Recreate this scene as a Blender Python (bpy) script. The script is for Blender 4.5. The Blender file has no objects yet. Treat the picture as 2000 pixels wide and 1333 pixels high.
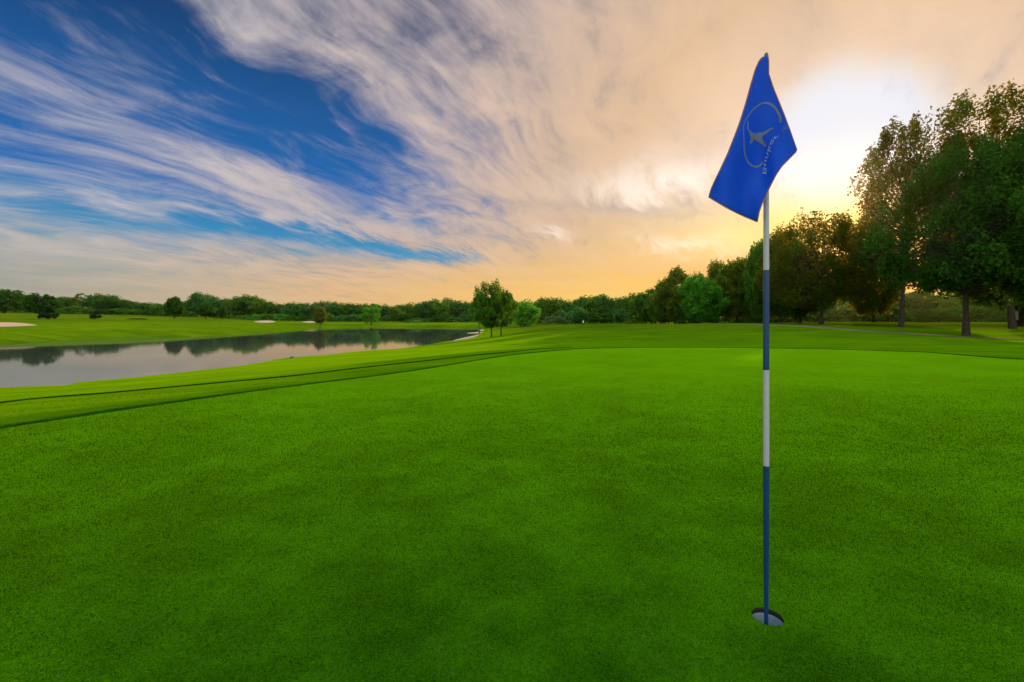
import bpy, math, random
import numpy as np

# ------------------------------------------------------------------ scene, camera
scene = bpy.context.scene
COL = scene.collection
R = math.radians
F = 889.0            # focal length in photo pixels (2000 wide)
CAM_Z = 1.13
HOR = 625.0          # photo row of the horizon

cam_data = bpy.data.cameras.new("camera")
cam_data.sensor_width = 36.0
cam_data.lens = 36.0 * F / 2000.0
cam_data.shift_y = -(666.5 - HOR) / 2000.0
cam_data.clip_start = 0.05
cam_data.clip_end = 6000.0
cam = bpy.data.objects.new("camera", cam_data)
cam.location = (0, 0, CAM_Z)
cam.rotation_euler = (R(90), 0, 0)
COL.objects.link(cam)
scene.camera = cam

scene.view_settings.view_transform = 'Standard'
scene.view_settings.look = 'None'
scene.view_settings.gamma = 1.0
scene.view_settings.exposure = 0.0
scene.view_settings.use_curve_mapping = False
scene.cycles.max_bounces = 8
scene.cycles.transparent_max_bounces = 8
scene.cycles.use_denoising = True

SUN_AZ, SUN_EL = 35.6, 10.2       # degrees right of the view axis, above the horizon


def lin(r, g, b, k=1.0):
    def c(v):
        v = v / 255.0
        return v / 12.92 if v <= 0.04045 else ((v + 0.055) / 1.055) ** 2.4
    return (c(r) * k, c(g) * k, c(b) * k)


# ------------------------------------------------------------------ node expressions
class G:
    """A node tree with arithmetic on sockets."""
    def __init__(self, nt):
        self.nt = nt

    def node(self, kind, **kw):
        n = self.nt.nodes.new(kind)
        for k, v in kw.items():
            setattr(n, k, v)
        return n

    def put(self, sock, v):
        if isinstance(v, E):
            self.nt.links.new(v.s, sock)
        elif isinstance(v, bpy.types.NodeSocket):
            self.nt.links.new(v, sock)
        elif isinstance(v, (tuple, list)):
            sock.default_value = (*v, 1.0) if (len(v) == 3 and sock.type == 'RGBA') else v
        else:
            sock.default_value = v

    def m(self, op, *a, clamp=False):
        n = self.node("ShaderNodeMath", operation=op, use_clamp=clamp)
        for i, v in enumerate(a):
            self.put(n.inputs[i], v)
        return E(self, n.outputs[0])

    def mix(self, fac, a, b, mode='MIX'):
        n = self.node("ShaderNodeMix", data_type='RGBA', blend_type=mode, clamp_factor=True)
        self.put(n.inputs[0], fac)
        self.put(n.inputs[6], a)
        self.put(n.inputs[7], b)
        return E(self, n.outputs[2])

    def vec(self, x, y, z=0.0):
        n = self.node("ShaderNodeCombineXYZ")
        for i, v in enumerate((x, y, z)):
            self.put(n.inputs[i], v)
        return E(self, n.outputs[0])

    def noise(self, v, scale, detail=4, rough=0.55, dist=0.0, lac=2.0):
        n = self.node("ShaderNodeTexNoise", noise_dimensions='3D')
        if v is not None:
            self.put(n.inputs['Vector'], v)
        n.inputs['Scale'].default_value = scale
        n.inputs['Detail'].default_value = detail
        n.inputs['Roughness'].default_value = rough
        n.inputs['Lacunarity'].default_value = lac
        n.inputs['Distortion'].default_value = dist
        return E(self, n.outputs[0])

    def ss(self, x, lo, hi, a=0.0, b=1.0):
        n = self.node("ShaderNodeMapRange", interpolation_type='SMOOTHSTEP')
        self.put(n.inputs[0], x)
        n.inputs[1].default_value = lo
        n.inputs[2].default_value = hi
        n.inputs[3].default_value = a
        n.inputs[4].default_value = b
        return E(self, n.outputs[0])

    def ramp(self, x, stops):
        n = self.node("ShaderNodeValToRGB")
        cr = n.color_ramp
        cr.interpolation = 'EASE' if len(stops) < 3 else 'LINEAR'
        while len(cr.elements) < len(stops):
            cr.elements.new(0.5)
        for e, (p, c) in zip(cr.elements, stops):
            e.position = p
            e.color = (*c, 1.0)
        self.put(n.inputs[0], x)
        return E(self, n.outputs[0])


class E:
    def __init__(self, g, s):
        self.g, self.s = g, s

    def __add__(self, o): return self.g.m('ADD', self, o)
    __radd__ = __add__
    def __sub__(self, o): return self.g.m('SUBTRACT', self, o)
    def __rsub__(self, o): return self.g.m('SUBTRACT', o, self)
    def __mul__(self, o): return self.g.m('MULTIPLY', self, o)
    __rmul__ = __mul__
    def __truediv__(self, o): return self.g.m('DIVIDE', self, o)
    def __rtruediv__(self, o): return self.g.m('DIVIDE', o, self)
    def __pow__(self, o): return self.g.m('POWER', self, o)


# ------------------------------------------------------------------ sky (world)
def build_world():
    w = bpy.data.worlds.new("World")
    scene.world = w
    w.use_nodes = True
    nt = w.node_tree
    nt.nodes.clear()
    g = G(nt)
    tc = g.node("ShaderNodeTexCoord")
    sep = g.node("ShaderNodeSeparateXYZ")
    nt.links.new(tc.outputs['Generated'], sep.inputs[0])
    x, y, z = (E(g, sep.outputs[i]) for i in range(3))
    DEG = 57.29578
    az = g.m('ARCTAN2', x, y) * DEG
    el = g.m('ARCSINE', z) * DEG
    # angle from the sun
    sd = (math.sin(R(SUN_AZ)) * math.cos(R(SUN_EL)), math.cos(R(SUN_AZ)) * math.cos(R(SUN_EL)), math.sin(R(SUN_EL)))
    sang = g.m('ARCCOSINE', g.m('MINIMUM', x * sd[0] + y * sd[1] + z * sd[2], 0.99999)) * DEG

    # a layer of high cloud: flat sheet seen in perspective
    k = 1.35 / (g.m('MAXIMUM', z, 0.0) + 0.20)
    u, v = x * k, y * k
    th = R(30)
    al = u * math.sin(th) + v * math.cos(th)      # along the streaks
    ac = u * math.cos(th) - v * math.sin(th)      # across
    warp = g.noise(g.vec(u, v, 3.1), 0.9, 2, 0.5)
    warp2 = g.noise(g.vec(u, v, 9.7), 0.9, 2, 0.5)
    al2 = al + (warp - 0.5) * 0.8
    ac2 = ac + (warp2 - 0.5) * 0.55
    streak = g.noise(g.vec(al2 * 0.42, ac2 * 1.15, 0.0), 1.6, 6, 0.55)
    fine = g.noise(g.vec(al2 * 0.75, ac2 * 2.6, 5.0), 3.0, 6, 0.60)
    wisp = g.noise(g.vec(al2 * 0.9, ac2 * 5.0, 2.0), 5.0, 4, 0.6)
    puff = g.noise(g.vec(al2 * 0.8, ac2 * 1.3, 7.0), 3.4, 6, 0.6, 0.5)

    # hand placed openings and banks, in degrees of azimuth / elevation, bent by noise
    wa = az + (g.noise(g.vec(az * 0.06, el * 0.10, 0.0), 1.0, 2, 0.6) - 0.5) * 9.0 + (fine - 0.5) * 5.0
    we = el + (g.noise(g.vec(az * 0.05, el * 0.10, 4.0), 1.0, 2, 0.6) - 0.5) * 5.0 + (fine - 0.5) * 3.5

    def pxdir(px, py):
        return (math.degrees(math.atan((px - 1000) / F)),
                math.degrees(math.atan((HOR - py) / math.hypot(F, px - 1000))))

    def blob(px, py, sa, se, rot=0.0, soft=1.0):
        a0, e0 = pxdir(px, py)
        c, s = math.cos(R(rot)), math.sin(R(rot))
        da, de = wa - a0, we - e0
        p = (da * c + de * s) * (1.0 / sa)
        q = (de * c - da * s) * (1.0 / se)
        return g.m('EXPONENT', (p * p + q * q) * -1.0)

    blue = blob(180, 60, 14, 6, -10) * 1.25
    for b, s in (((60, 130), (9, 5, -15, 0.5)), ((420, 190), (12, 4.2, -22, 0.95)), ((650, 190), (9, 4.5, -10, 0.85)),
                 ((720, 270), (7, 4.0, -30, 0.75)), ((560, 270), (9, 2.0, -28, 0.7)),
                 ((350, 372), (4.5, 1.8, -8, 0.8)), ((90, 355), (7, 1.7, -12, 0.6)),
                 ((300, 452), (10, 0.9, -2, 0.5)), ((600, 466), (13, 1.25, -3, 1.5)), ((860, 492), (8, 0.85, -3, 1.3)),
                 ((740, 411), (2.4, 0.7, -10, 0.6)), ((828, 424), (2.0, 0.8, -25, 0.65)), ((30, 395), (5, 0.9, -4, 0.4)),
                 ((20, 270), (6, 1.8, -12, 0.35)), ((960, 455), (4, 1.2, -10, 0.35)), ((880, 300), (5, 4.0, 30, 0.4)), ((900, 60), (6, 5.0, 35, 0.35)), ((1010, 250), (4, 3.0, 20, 0.25))):
        blue = blue + blob(b[0], b[1], s[0], s[1], s[2]) * s[3]
    bank = blob(470, 60, 6, 3.2, -38) * 0.7
    for b, s in (((230, 255), (11, 2.4, -20, 0.55)), ((410, 300), (9, 2.2, -25, 0.5)), ((515, 345), (3.0, 3.0, 10, 0.55)),
                 ((800, 150), (7, 2.0, 35, 0.3)), ((120, 385), (10, 1.4, -3, 0.4)), ((690, 250), (4.6, 0.45, -40, 0.55)),
                 ((460, 400), (9, 1.6, -12, 0.5)), ((620, 405), (6, 1.0, -16, 0.6)), ((740, 440), (7, 1.1, -12, 0.7)),
                 ((880, 450), (5, 0.9, -22, 0.6)), ((350, 120), (7, 0.8, -12, 0.3)), ((1000, 40), (10, 6, 30, 0.2))):
        bank = bank + blob(b[0], b[1], s[0], s[1], s[2]) * s[3]

    cover = g.ss(sang, 20.0, 60.0, 1.12, 0.56)
    low = g.ss(el, 0.0, 11.0, 0.55, 0.0)          # haze thickens to the horizon
    dens = cover + low - g.m('MINIMUM', blue, 1.2) * 0.58 + bank * 0.42 + (streak - 0.5) * 0.85 + (fine - 0.5) * 1.05 + (wisp - 0.5) * 0.6 + (puff - 0.5) * 1.3
    dens = g.ss(dens, -0.22, 1.08)

    # clear air behind the cloud
    nish = g.node("ShaderNodeTexSky", sky_type='NISHITA')
    nish.sun_disc = False
    nish.sun_elevation = R(SUN_EL)
    nish.sun_rotation = R(SUN_AZ)
    nish.air_density = 1.0
    nish.dust_density = 1.0
    nish.ozone_density = 3.0
    nis = g.mix(1.0, E(g, nish.outputs[0]), (0.06, 0.06, 0.06), 'MULTIPLY')
    clear = g.ramp(g.ss(el, 0.0, 40.0) , [(0.0, lin(120, 165, 175)), (0.10, lin(60, 150, 195)), (0.28, lin(22, 108, 185)),
                                  (0.60, lin(28, 90, 156)), (0.85, lin(18, 62, 114)), (1.0, lin(16, 50, 96))])
    clear = g.mix(0.12, clear, nis)

    # colour of the cloud: warms and brightens toward the sun
    ccol = g.ramp(sang / 100.0, [(0.0, lin(252, 232, 205)), (0.10, lin(248, 225, 200)), (0.15, lin(236, 206, 178)),
                                 (0.23, lin(224, 190, 156)), (0.33, lin(208, 182, 162)), (0.45, lin(190, 176, 174)),
                                 (0.58, lin(186, 178, 182)), (0.75, lin(182, 180, 190)), (1.0, lin(170, 174, 188))])
    # fine light and dark structure inside the sheet
    tex = g.ss((streak - 0.5) * 1.2 + (puff - 0.5) * 1.0 + (fine - 0.5) * 0.5, -0.42, 0.42)
    dark = g.mix(1.0, ccol, (0.78, 0.82, 0.92), 'MULTIPLY')
    bright = g.mix(1.0, ccol, (1.30, 1.22, 1.10), 'MULTIPLY')
    ccol = g.mix(g.ss(sang, 14.0, 50.0, 0.35, 0.9), ccol, g.mix(tex, dark, bright))
    # low band: orange at the sunset side, grey-green far from it
    lowcol = g.ramp(sang / 100.0, [(0.0, lin(255, 150, 36)), (0.10, lin(255, 178, 62)), (0.16, lin(255, 200, 92, 1.05)), (0.24, lin(255, 204, 104, 1.05)), (0.40, lin(252, 200, 112)),
                                   (0.56, lin(236, 190, 130)), (0.72, lin(200, 180, 146)), (0.85, lin(168, 166, 150))])
    lowtex = g.noise(g.vec(az * 0.05, el * 0.9, 1.0), 1.0, 4, 0.6)
    lowcol = g.mix((lowtex - 0.40) * 1.2, lowcol, g.mix(1.0, lowcol, (0.84, 0.80, 0.84), 'MULTIPLY'))
    lowf = g.ss(el + (streak - 0.5) * 4.0 + (puff - 0.5) * 4.0, 1.0, 13.0, 0.96, 0.0)
    ccol = g.mix(lowf, ccol, lowcol)
    # the blown-out patch beside the sun and its paler arm to the left
    a0, e0 = pxdir(1640, 285)
    da, de = az - a0 + (puff - 0.5) * 5.0 + (streak - 0.5) * 3, el - e0 + (streak - 0.5) * 4.0
    rad = g.m('SQRT', (da * da) * (1 / 8.4 ** 2) + (de * de) * (1 / 8.2 ** 2))
    glow = g.ss(rad, 0.55, 1.15, 1.0, 0.0)
    arm = blob(1290, 350, 8.5, 2.6, 0) * 1.0 + blob(1430, 480, 5.0, 1.3, 0) * 0.9 + blob(1370, 478, 4.0, 0.9, -5) * 0.6 + blob(1290, 470, 3.0, 0.5, -10) * 0.5 + blob(1090, 458, 2.0, 0.5, -15) * 0.6
    ccol = g.mix(g.m('MINIMUM', arm, 1.0) * g.ss(fine, 0.30, 0.62, 0.35, 1.0), ccol, lin(255, 240, 226, 1.12))
    greyband = blob(1200, 400, 10.0, 0.8, -3) * 0.55 + blob(1330, 415, 6.0, 0.5, -2) * 0.35
    ccol = g.mix(greyband, ccol, lin(186, 172, 160))
    ccol = g.mix(glow, ccol, g.mix(g.ss(el, 9.0, 20.0), lin(255, 254, 250, 1.1), lin(238, 240, 248)))
    # the gold that the hidden sun throws on the sky just over the tree tops
    ax, ex = az - SUN_AZ, el - (SUN_EL - 1.5)
    gold = g.m('EXPONENT', ((ax * ax) * (1 / 15.0 ** 2) + (ex * ex) * (1 / 4.2 ** 2)) * -1.0)
    ccol = g.mix(gold * 1.0, ccol, g.mix(g.ss(el, 3.0, 10.5), lin(255, 165, 38, 1.0), lin(255, 216, 110, 1.15)))
    col = g.mix(g.m('MAXIMUM', dens, glow), clear, ccol)

    # overhead and behind the camera: unseen bright cloud added as fill light
    over = g.m('MAXIMUM', g.ss(el, 42.0, 68.0), g.ss(y, -0.05, -0.55) * g.ss(el, -2.0, 12.0))
    otex = g.mix(g.noise(g.vec(x, y, z), 2.2, 2, 0.55), lin(215, 222, 235, 1.0), lin(255, 246, 232, 1.25))
    otex = g.mix(1.0, otex, g.mix(g.ss(el, 15.0, 65.0), (1.40, 1.40, 1.40), (1.55, 1.55, 1.55)), 'MULTIPLY')
    col = g.mix(over, col, otex)

    bg = g.node("ShaderNodeBackground")
    STR = 0.1
    sc = g.mix(1.0, col, (1 / STR, 1 / STR, 1 / STR), 'MULTIPLY')
    g.put(bg.inputs['Color'], sc)
    bg.inputs['Strength'].default_value = STR
    out = g.node("ShaderNodeOutputWorld")
    nt.links.new(bg.outputs[0], out.inputs[0])
    w.cycles.sampling_method = 'NONE'


build_world()

sun_data = bpy.data.lights.new("sun", 'SUN')
sun_data.energy = 4.6
sun_data.angle = R(0.6)
sun_data.color = (1.0, 0.56, 0.17)
sun = bpy.data.objects.new("sun", sun_data)
sun.rotation_euler = (R(90 - SUN_EL), 0, R(180 - SUN_AZ))
COL.objects.link(sun)


# ------------------------------------------------------------------ helpers
def tag(o, label=None, cat=None, group=None, kind=None):
    if label:
        o['label'] = label
    if cat:
        o['category'] = cat
    if group:
        o['group'] = group
    if kind:
        o['kind'] = kind
    return o


def link(o, parent=None):
    COL.objects.link(o)
    if parent is not None:
        o.parent = parent
    return o


def np_mesh(name, verts, faces, mat=None, smooth=False, attrs=None):
    """faces: list of (M,k) integer arrays."""
    me = bpy.data.meshes.new(name)
    verts = np.asarray(verts, dtype=np.float32)
    me.vertices.add(len(verts))
    me.vertices.foreach_set("co", verts.ravel())
    faces = [np.asarray(f, dtype=np.int32) for f in faces if len(f)]
    loops = np.concatenate([f.ravel() for f in faces])
    tot = np.concatenate([np.full(len(f), f.shape[1], dtype=np.int32) for f in faces])
    start = np.concatenate([[0], np.cumsum(tot)[:-1]]).astype(np.int32)
    me.loops.add(len(loops))
    me.loops.foreach_set("vertex_index", loops)
    me.polygons.add(len(tot))
    me.polygons.foreach_set("loop_start", start)
    me.polygons.foreach_set("loop_total", tot)
    if smooth:
        me.polygons.foreach_set("use_smooth", np.ones(len(tot), dtype=bool))
    me.update(calc_edges=True)
    for k, (dom, arr) in (attrs or {}).items():
        a = me.attributes.new(k, 'FLOAT', dom)
        a.data.foreach_set("value", np.asarray(arr, dtype=np.float32))
    if mat is not None:
        me.materials.append(mat)
    return me


def mesh_obj(name, me, parent=None, loc=(0, 0, 0)):
    o = bpy.data.objects.new(name, me)
    o.location = loc
    return link(o, parent)


def empty(name, loc, rz=0.0):
    o = bpy.data.objects.new(name, None)
    o.empty_display_size = 0.2
    o.location = loc
    o.rotation_euler = (0, 0, rz)
    return link(o)


class MB:
    """Collects tubes, lathes and polygons into one mesh."""
    def __init__(self):
        self.v, self.f = [], {}
        self.n = 0

    def add(self, v, f):
        f = np.asarray(f, dtype=np.int32)
        self.v.append(np.asarray(v, dtype=np.float32))
        self.f.setdefault(f.shape[1], []).append(f + self.n)
        self.n += len(v)

    def tube(self, pts, rad, sides=6):
        pts = np.asarray(pts, dtype=float)
        rad = np.asarray(rad, dtype=float)
        t = np.gradient(pts, axis=0)
        t /= np.linalg.norm(t, axis=1)[:, None] + 1e-9
        ref = np.array([0.0, 0.0, 1.0]) if abs(t[0, 2]) < 0.8 else np.array([1.0, 0.0, 0.0])
        a = np.cross(t, ref)
        a /= np.linalg.norm(a, axis=1)[:, None] + 1e-9
        b = np.cross(t, a)
        ang = np.linspace(0, 2 * np.pi, sides, endpoint=False)
        ring = (a[:, None, :] * np.cos(ang)[None, :, None] + b[:, None, :] * np.sin(ang)[None, :, None]) * rad[:, None, None]
        v = (pts[:, None, :] + ring).reshape(-1, 3)
        n = len(pts)
        i = np.arange(n - 1)[:, None] * sides
        j = np.arange(sides)[None, :]
        j2 = (j + 1) % sides
        f = np.stack([i + j, i + j2, i + sides + j2, i + sides + j], -1).reshape(-1, 4)
        self.add(v, f)

    def lathe(self, prof, sides=32, cap_top=False, cap_bottom=False):
        prof = np.asarray(prof, dtype=float)
        ang = np.linspace(0, 2 * np.pi, sides, endpoint=False)
        v = np.stack([prof[:, 0:1] * np.cos(ang), prof[:, 0:1] * np.sin(ang),
                      np.repeat(prof[:, 1:2], sides, 1)], -1).reshape(-1, 3)
        i = np.arange(len(prof) - 1)[:, None] * sides
        j = np.arange(sides)[None, :]
        j2 = (j + 1) % sides
        f = np.stack([i + j, i + j2, i + sides + j2, i + sides + j], -1).reshape(-1, 4)
        n0 = self.n
        self.add(v, f)
        for flag, k in ((cap_bottom, 0), (cap_top, len(prof) - 1)):
            if flag:
                idx = np.arange(sides)[None, :] + n0 + k * sides
                self.f.setdefault(sides, []).append(idx[:, ::-1] if k == 0 else idx)

    def mesh(self, name, mat, smooth=True, attrs=None):
        return np_mesh(name, np.concatenate(self.v), [np.concatenate(f) for f in self.f.values()], mat, smooth, attrs)


def sstep(x, a, b):
    t = np.clip((np.asarray(x, dtype=float) - a) / (b - a), 0, 1)
    return t * t * (3 - 2 * t)


# ------------------------------------------------------------------ terrain shape
WATER_Z = -1.2


def unproj(px, py, z=0.0):
    D = (CAM_Z - z) * F / (py - HOR)
    return ((px - 1000) / F * D, D)


def sdist(x, y, poly):
    """signed distance to a closed polygon, negative inside."""
    x, y = np.asarray(x, dtype=float), np.asarray(y, dtype=float)
    d = np.full(x.shape, 1e9)
    ins = np.zeros(x.shape, dtype=bool)
    P = np.asarray(poly, dtype=float)
    for (ax, ay), (bx, by) in zip(P, np.roll(P, -1, 0)):
        ex, ey = bx - ax, by - ay
        t = np.clip(((x - ax) * ex + (y - ay) * ey) / (ex * ex + ey * ey + 1e-12), 0, 1)
        d = np.minimum(d, np.hypot(x - ax - t * ex, y - ay - t * ey))
        c = ((ay > y) != (by > y))
        with np.errstate(divide='ignore', invalid='ignore'):
            xi = ax + (y - ay) / (by - ay + 1e-15) * ex
        ins ^= c & (x < xi)
    return np.where(ins, -d, d)


def smooth_poly(pts, n=4, closed=True):
    """Catmull-Rom through the points."""
    P = np.asarray(pts, dtype=float)
    out = []
    m = len(P)
    for i in range(m if closed else m - 1):
        if closed:
            p0, p1, p2, p3 = P[i - 1], P[i], P[(i + 1) % m], P[(i + 2) % m]
        else:
            p0, p1, p2, p3 = P[max(i - 1, 0)], P[i], P[i + 1], P[min(i + 2, m - 1)]
        for k in range(n):
            t = k / n
            out.append(0.5 * ((2 * p1) + (-p0 + p2) * t + (2 * p0 - 5 * p1 + 4 * p2 - p3) * t * t + (-p0 + 3 * p1 - 3 * p2 + p3) * t ** 3))
    if not closed:
        out.append(P[-1])
    return np.array(out)


LAKE_PX = [(0, 757), (150, 747), (300, 733), (400, 722), (480, 713), (545, 701), (585, 697), (640, 693), (700, 686),
           (780, 681), (828, 674.5), (864, 668.5), (895, 664), (922, 659), (934, 652.5), (942, 647), (934, 642.5),
           (880, 639.6), (800, 638.6), (730, 638.2), (680, 639.2), (640, 640.5), (600, 644), (550, 648), (510, 650.5),
           (450, 654.5), (400, 656.5), (350, 659), (300, 658.5), (200, 661.5), (100, 666), (0, 671)]
LAKE = [unproj(px, py, WATER_Z) for px, py in LAKE_PX] + [(-70.0, 38.0), (-88.0, 26.0), (-70.0, 13.0), (-35.0, 11.5)]
LAKE = smooth_poly(LAKE, 3)


GREEN_PX = [(0, 838), (203, 807), (342, 787), (535, 760), (802, 727), (1000, 698), (1130, 686), (1250, 682.5), (1400, 681),
            (1600, 683), (1800, 689), (2000, 703)]
GREEN = [unproj(px, py, 0.0) for px, py in GREEN_PX]
GREEN_AREA = list(GREEN) + [(26, 9), (24, -10), (-10, -10), (-6.6, 2.2), (-5.75, 3.75)]


def H(x, y):
    x, y = np.asarray(x, dtype=float), np.asarray(y, dtype=float)
    d = sdist(x, y, LAKE)
    yy = np.maximum(y, 1.0)
    pa = x / yy                                     # tangent of the azimuth
    far = sstep(y - (52 + 0.9 * (x + 30)), -14, 14) * sstep(-x, -5, 12)   # beyond the lake
    # near side: flat green, then a mound that hides the fairway behind it
    rgt = sstep(x, 26, 46)
    yc = 58 + 17 * rgt
    s = np.clip((y - 15) / (yc - 15), 0, 1)
    mound = 0.66 * (s * s * (3 - 2 * s)) ** (1.0 + 0.9 * rgt)
    after = sstep(y, yc + 4, yc + 45)
    mound = mound * (1 - 0.9 * after)
    mound *= sstep(x, -11, 5)
    und = (np.sin(x * 0.21 + 1.3) * np.sin(y * 0.17 + 0.4) * 0.05 + np.sin(x * 0.09 - y * 0.06) * 0.06) * sstep(np.hypot(x, y), 9, 30)
    nearb = mound + und + 0.35 * sstep(np.hypot(x + 1, y - 17) * -1, -14, -3) * sstep(y, 6, 18) * 0.25
    # far side: bank, then a meadow that rises to the wood on the left
    slope = 0.004 + 0.0185 * sstep(-pa, 0.30, 0.85)
    dd = np.maximum(d, 0)
    farb = -0.55 + slope * dd + 0.5 * sstep(dd, 0, 25) + und * 1.5 + 0.10 * np.sin(x * 0.05 + y * 0.03) * sstep(dd, 5, 40)
    farb = np.minimum(farb, 5.5)
    base = nearb * (1 - far) + farb * far
    w = 4.5 + 6.5 * sstep(y, 22, 50) * (1 - far) - 1.5 * far
    gg = 1 - np.exp(-(dd / w) ** 1.25)
    # between the green and the near shore the bank falls evenly
    dg = np.maximum(sdist(x, y, GREEN_AREA), 0)
    tb = dd / (dd + dg + 1e-6)
    tb = 0.7 * tb + 0.3 * tb * tb * (3 - 2 * tb)
    k = 1 - sstep(y, 22, 46)
    k = k * (1 - far)
    gg = gg * (1 - k) + tb * k
    z = WATER_Z + (base - WATER_Z) * gg
    z = np.where(d < 0, WATER_Z + np.maximum(0.22 * d, -1.5), z)
    return z


def Hs(x, y):
    return float(H(np.array([x]), np.array([y]))[0])


def ground_px(px, py):
    """the ground point seen at a photo pixel (first hit along the ray)."""
    t = np.concatenate([np.linspace(1.2, 30, 600), np.linspace(30.2, 420, 1600)])
    X, Y = (px - 1000) / F * t, t
    Zr = CAM_Z - (py - HOR) / F * t
    z = H(X, Y)
    hit = np.nonzero(Zr <= z)[0]
    i = hit[0] if len(hit) else len(t) - 1
    return X[i], Y[i]


CUP = ((1499.0 - 1000) / F * 1.733, 1.733)

# ------------------------------------------------------------------ materials
MATS = {}


def new_mat(name):
    m = bpy.data.materials.new(name)
    m.use_nodes = True
    nt = m.node_tree
    nt.nodes.clear()
    g = G(nt)
    out = g.node("ShaderNodeOutputMaterial")
    MATS[name] = m
    return m, g, out


def principled(g, **kw):
    n = g.node("ShaderNodeBsdfPrincipled")
    for k, v in kw.items():
        g.put(n.inputs[k.replace('_', ' ')], v)
    return n


def obj_coord(g):
    n = g.node("ShaderNodeNewGeometry")
    return n.outputs['Position']


def simple_mat(name, col, rough=0.6, var=0.12, scale=30.0, **kw):
    m, g, out = new_mat(name)
    tc = g.node("ShaderNodeTexCoord")
    n = g.noise(tc.outputs['Object'], scale, 4, 0.6)
    c = g.mix(n, tuple(v * (1 - var) for v in col), tuple(min(1, v * (1 + var)) for v in col))
    p = principled(g, Base_Color=c, Roughness=rough, **kw)
    g.nt.links.new(p.outputs[0], out.inputs[0])
    return m


def grass_ground():
    m, g, out = new_mat("turf")
    pos = obj_coord(g)
    sep = g.node("ShaderNodeSeparateXYZ")
    g.nt.links.new(pos, sep.inputs[0])
    x, y = E(g, sep.outputs[0]), E(g, sep.outputs[1])
    at = g.node("ShaderNodeAttribute", attribute_name="green_d")
    gd = E(g, at.outputs['Fac'])
    ml = g.node("ShaderNodeAttribute", attribute_name="meadow")
    meadow = E(g, ml.outputs['Fac'])
    patch = g.noise(pos, 0.55, 5, 0.6)
    patch2 = g.noise(pos, 2.6, 4, 0.6)
    fine = g.noise(pos, 55.0, 5, 0.72)
    grain = g.noise(pos, 230.0, 2, 0.6)
    broad = g.noise(pos, 0.07, 4, 0.6)
    streak = g.noise(g.vec(x * 0.12, y * 0.55), 1.0, 5, 0.65)
    gcol = g.mix(g.ss(patch * 0.55 + patch2 * 0.45, 0.38, 0.62), GREEN_A, GREEN_B)
    rough_t = g.ss(streak * 0.4 + patch * 0.25 + g.noise(g.vec(x * 0.35 + y * 0.1, y * 2.2 - x * 0.5, 2.0), 1.0, 5, 0.7) * 0.35, 0.40, 0.60)
    rcol = g.mix(rough_t, ROUGH_A, ROUGH_B)
    far_t = g.ss(broad * 0.5 + streak * 0.5, 0.38, 0.62)
    mcol = g.mix(far_t, MEADOW_A, MEADOW_B)
    gm = g.ss(gd, -0.02, 0.03)
    col = g.mix(gm, gcol, rcol)
    col = g.mix(meadow, col, mcol)
    f = (fine - 0.5) * 1.2 + (grain - 0.5) * 1.0
    col = g.mix(1.0, col, g.vec(1.0 + f, 1.0 + f, 1.0 + f), 'MULTIPLY')
    bump = g.node("ShaderNodeBump")
    bump.inputs['Strength'].default_value = 0.55
    bump.inputs['Distance'].default_value = 0.012
    g.put(bump.inputs['Height'], fine * 0.6 + grain * 0.5 + patch2 * 0.8)
    p = principled(g, Base_Color=col, Roughness=0.75, Sheen_Weight=g.m('MAXIMUM', gm * -0.62 + 1.0 - meadow * 0.66, 0.03) * SHEEN, Sheen_Roughness=0.35,
                   Sheen_Tint=(0.32, 0.76, 0.002), Specular_IOR_Level=0.04, IOR=1.001)
    g.nt.links.new(bump.outputs[0], p.inputs['Normal'])
    g.nt.links.new(p.outputs[0], out.inputs[0])
    return m


GREEN_A, GREEN_B = (0.005, 0.050, 0.0012), (0.025, 0.130, 0.0020)
ROUGH_A, ROUGH_B = (0.012, 0.068, 0.0010), (0.062, 0.150, 0.0018)
MEADOW_A, MEADOW_B = (0.036, 0.110, 0.003), (0.135, 0.190, 0.005)
SHEEN = 0.82
grass_ground()


def foliage_mat(name, dark, light, trans=0.35, tr_col=None, hue=0.0):
    """two-sided leaves: some light goes through them."""
    m, g, out = new_mat(name)
    at = g.node("ShaderNodeAttribute", attribute_name="tone")
    oi = g.node("ShaderNodeObjectInfo")
    t = E(g, at.outputs['Fac']) + (E(g, oi.outputs['Random']) - 0.5) * 0.25
    c = g.mix(t, dark, light)
    tc_ = tr_col or tuple(min(1.0, v * 1.6 + 0.01) for v in light)
    p = principled(g, Base_Color=c, Roughness=0.55, Specular_IOR_Level=0.08)
    tr = g.node("ShaderNodeBsdfTranslucent")
    g.put(tr.inputs[0], g.mix(t * 0.6, tc_, c))
    mx = g.node("ShaderNodeMixShader")
    mx.inputs[0].default_value = trans
    g.nt.links.new(p.outputs[0], mx.inputs[1])
    g.nt.links.new(tr.outputs[0], mx.inputs[2])
    g.nt.links.new(mx.outputs[0], out.inputs[0])
    return m


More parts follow.
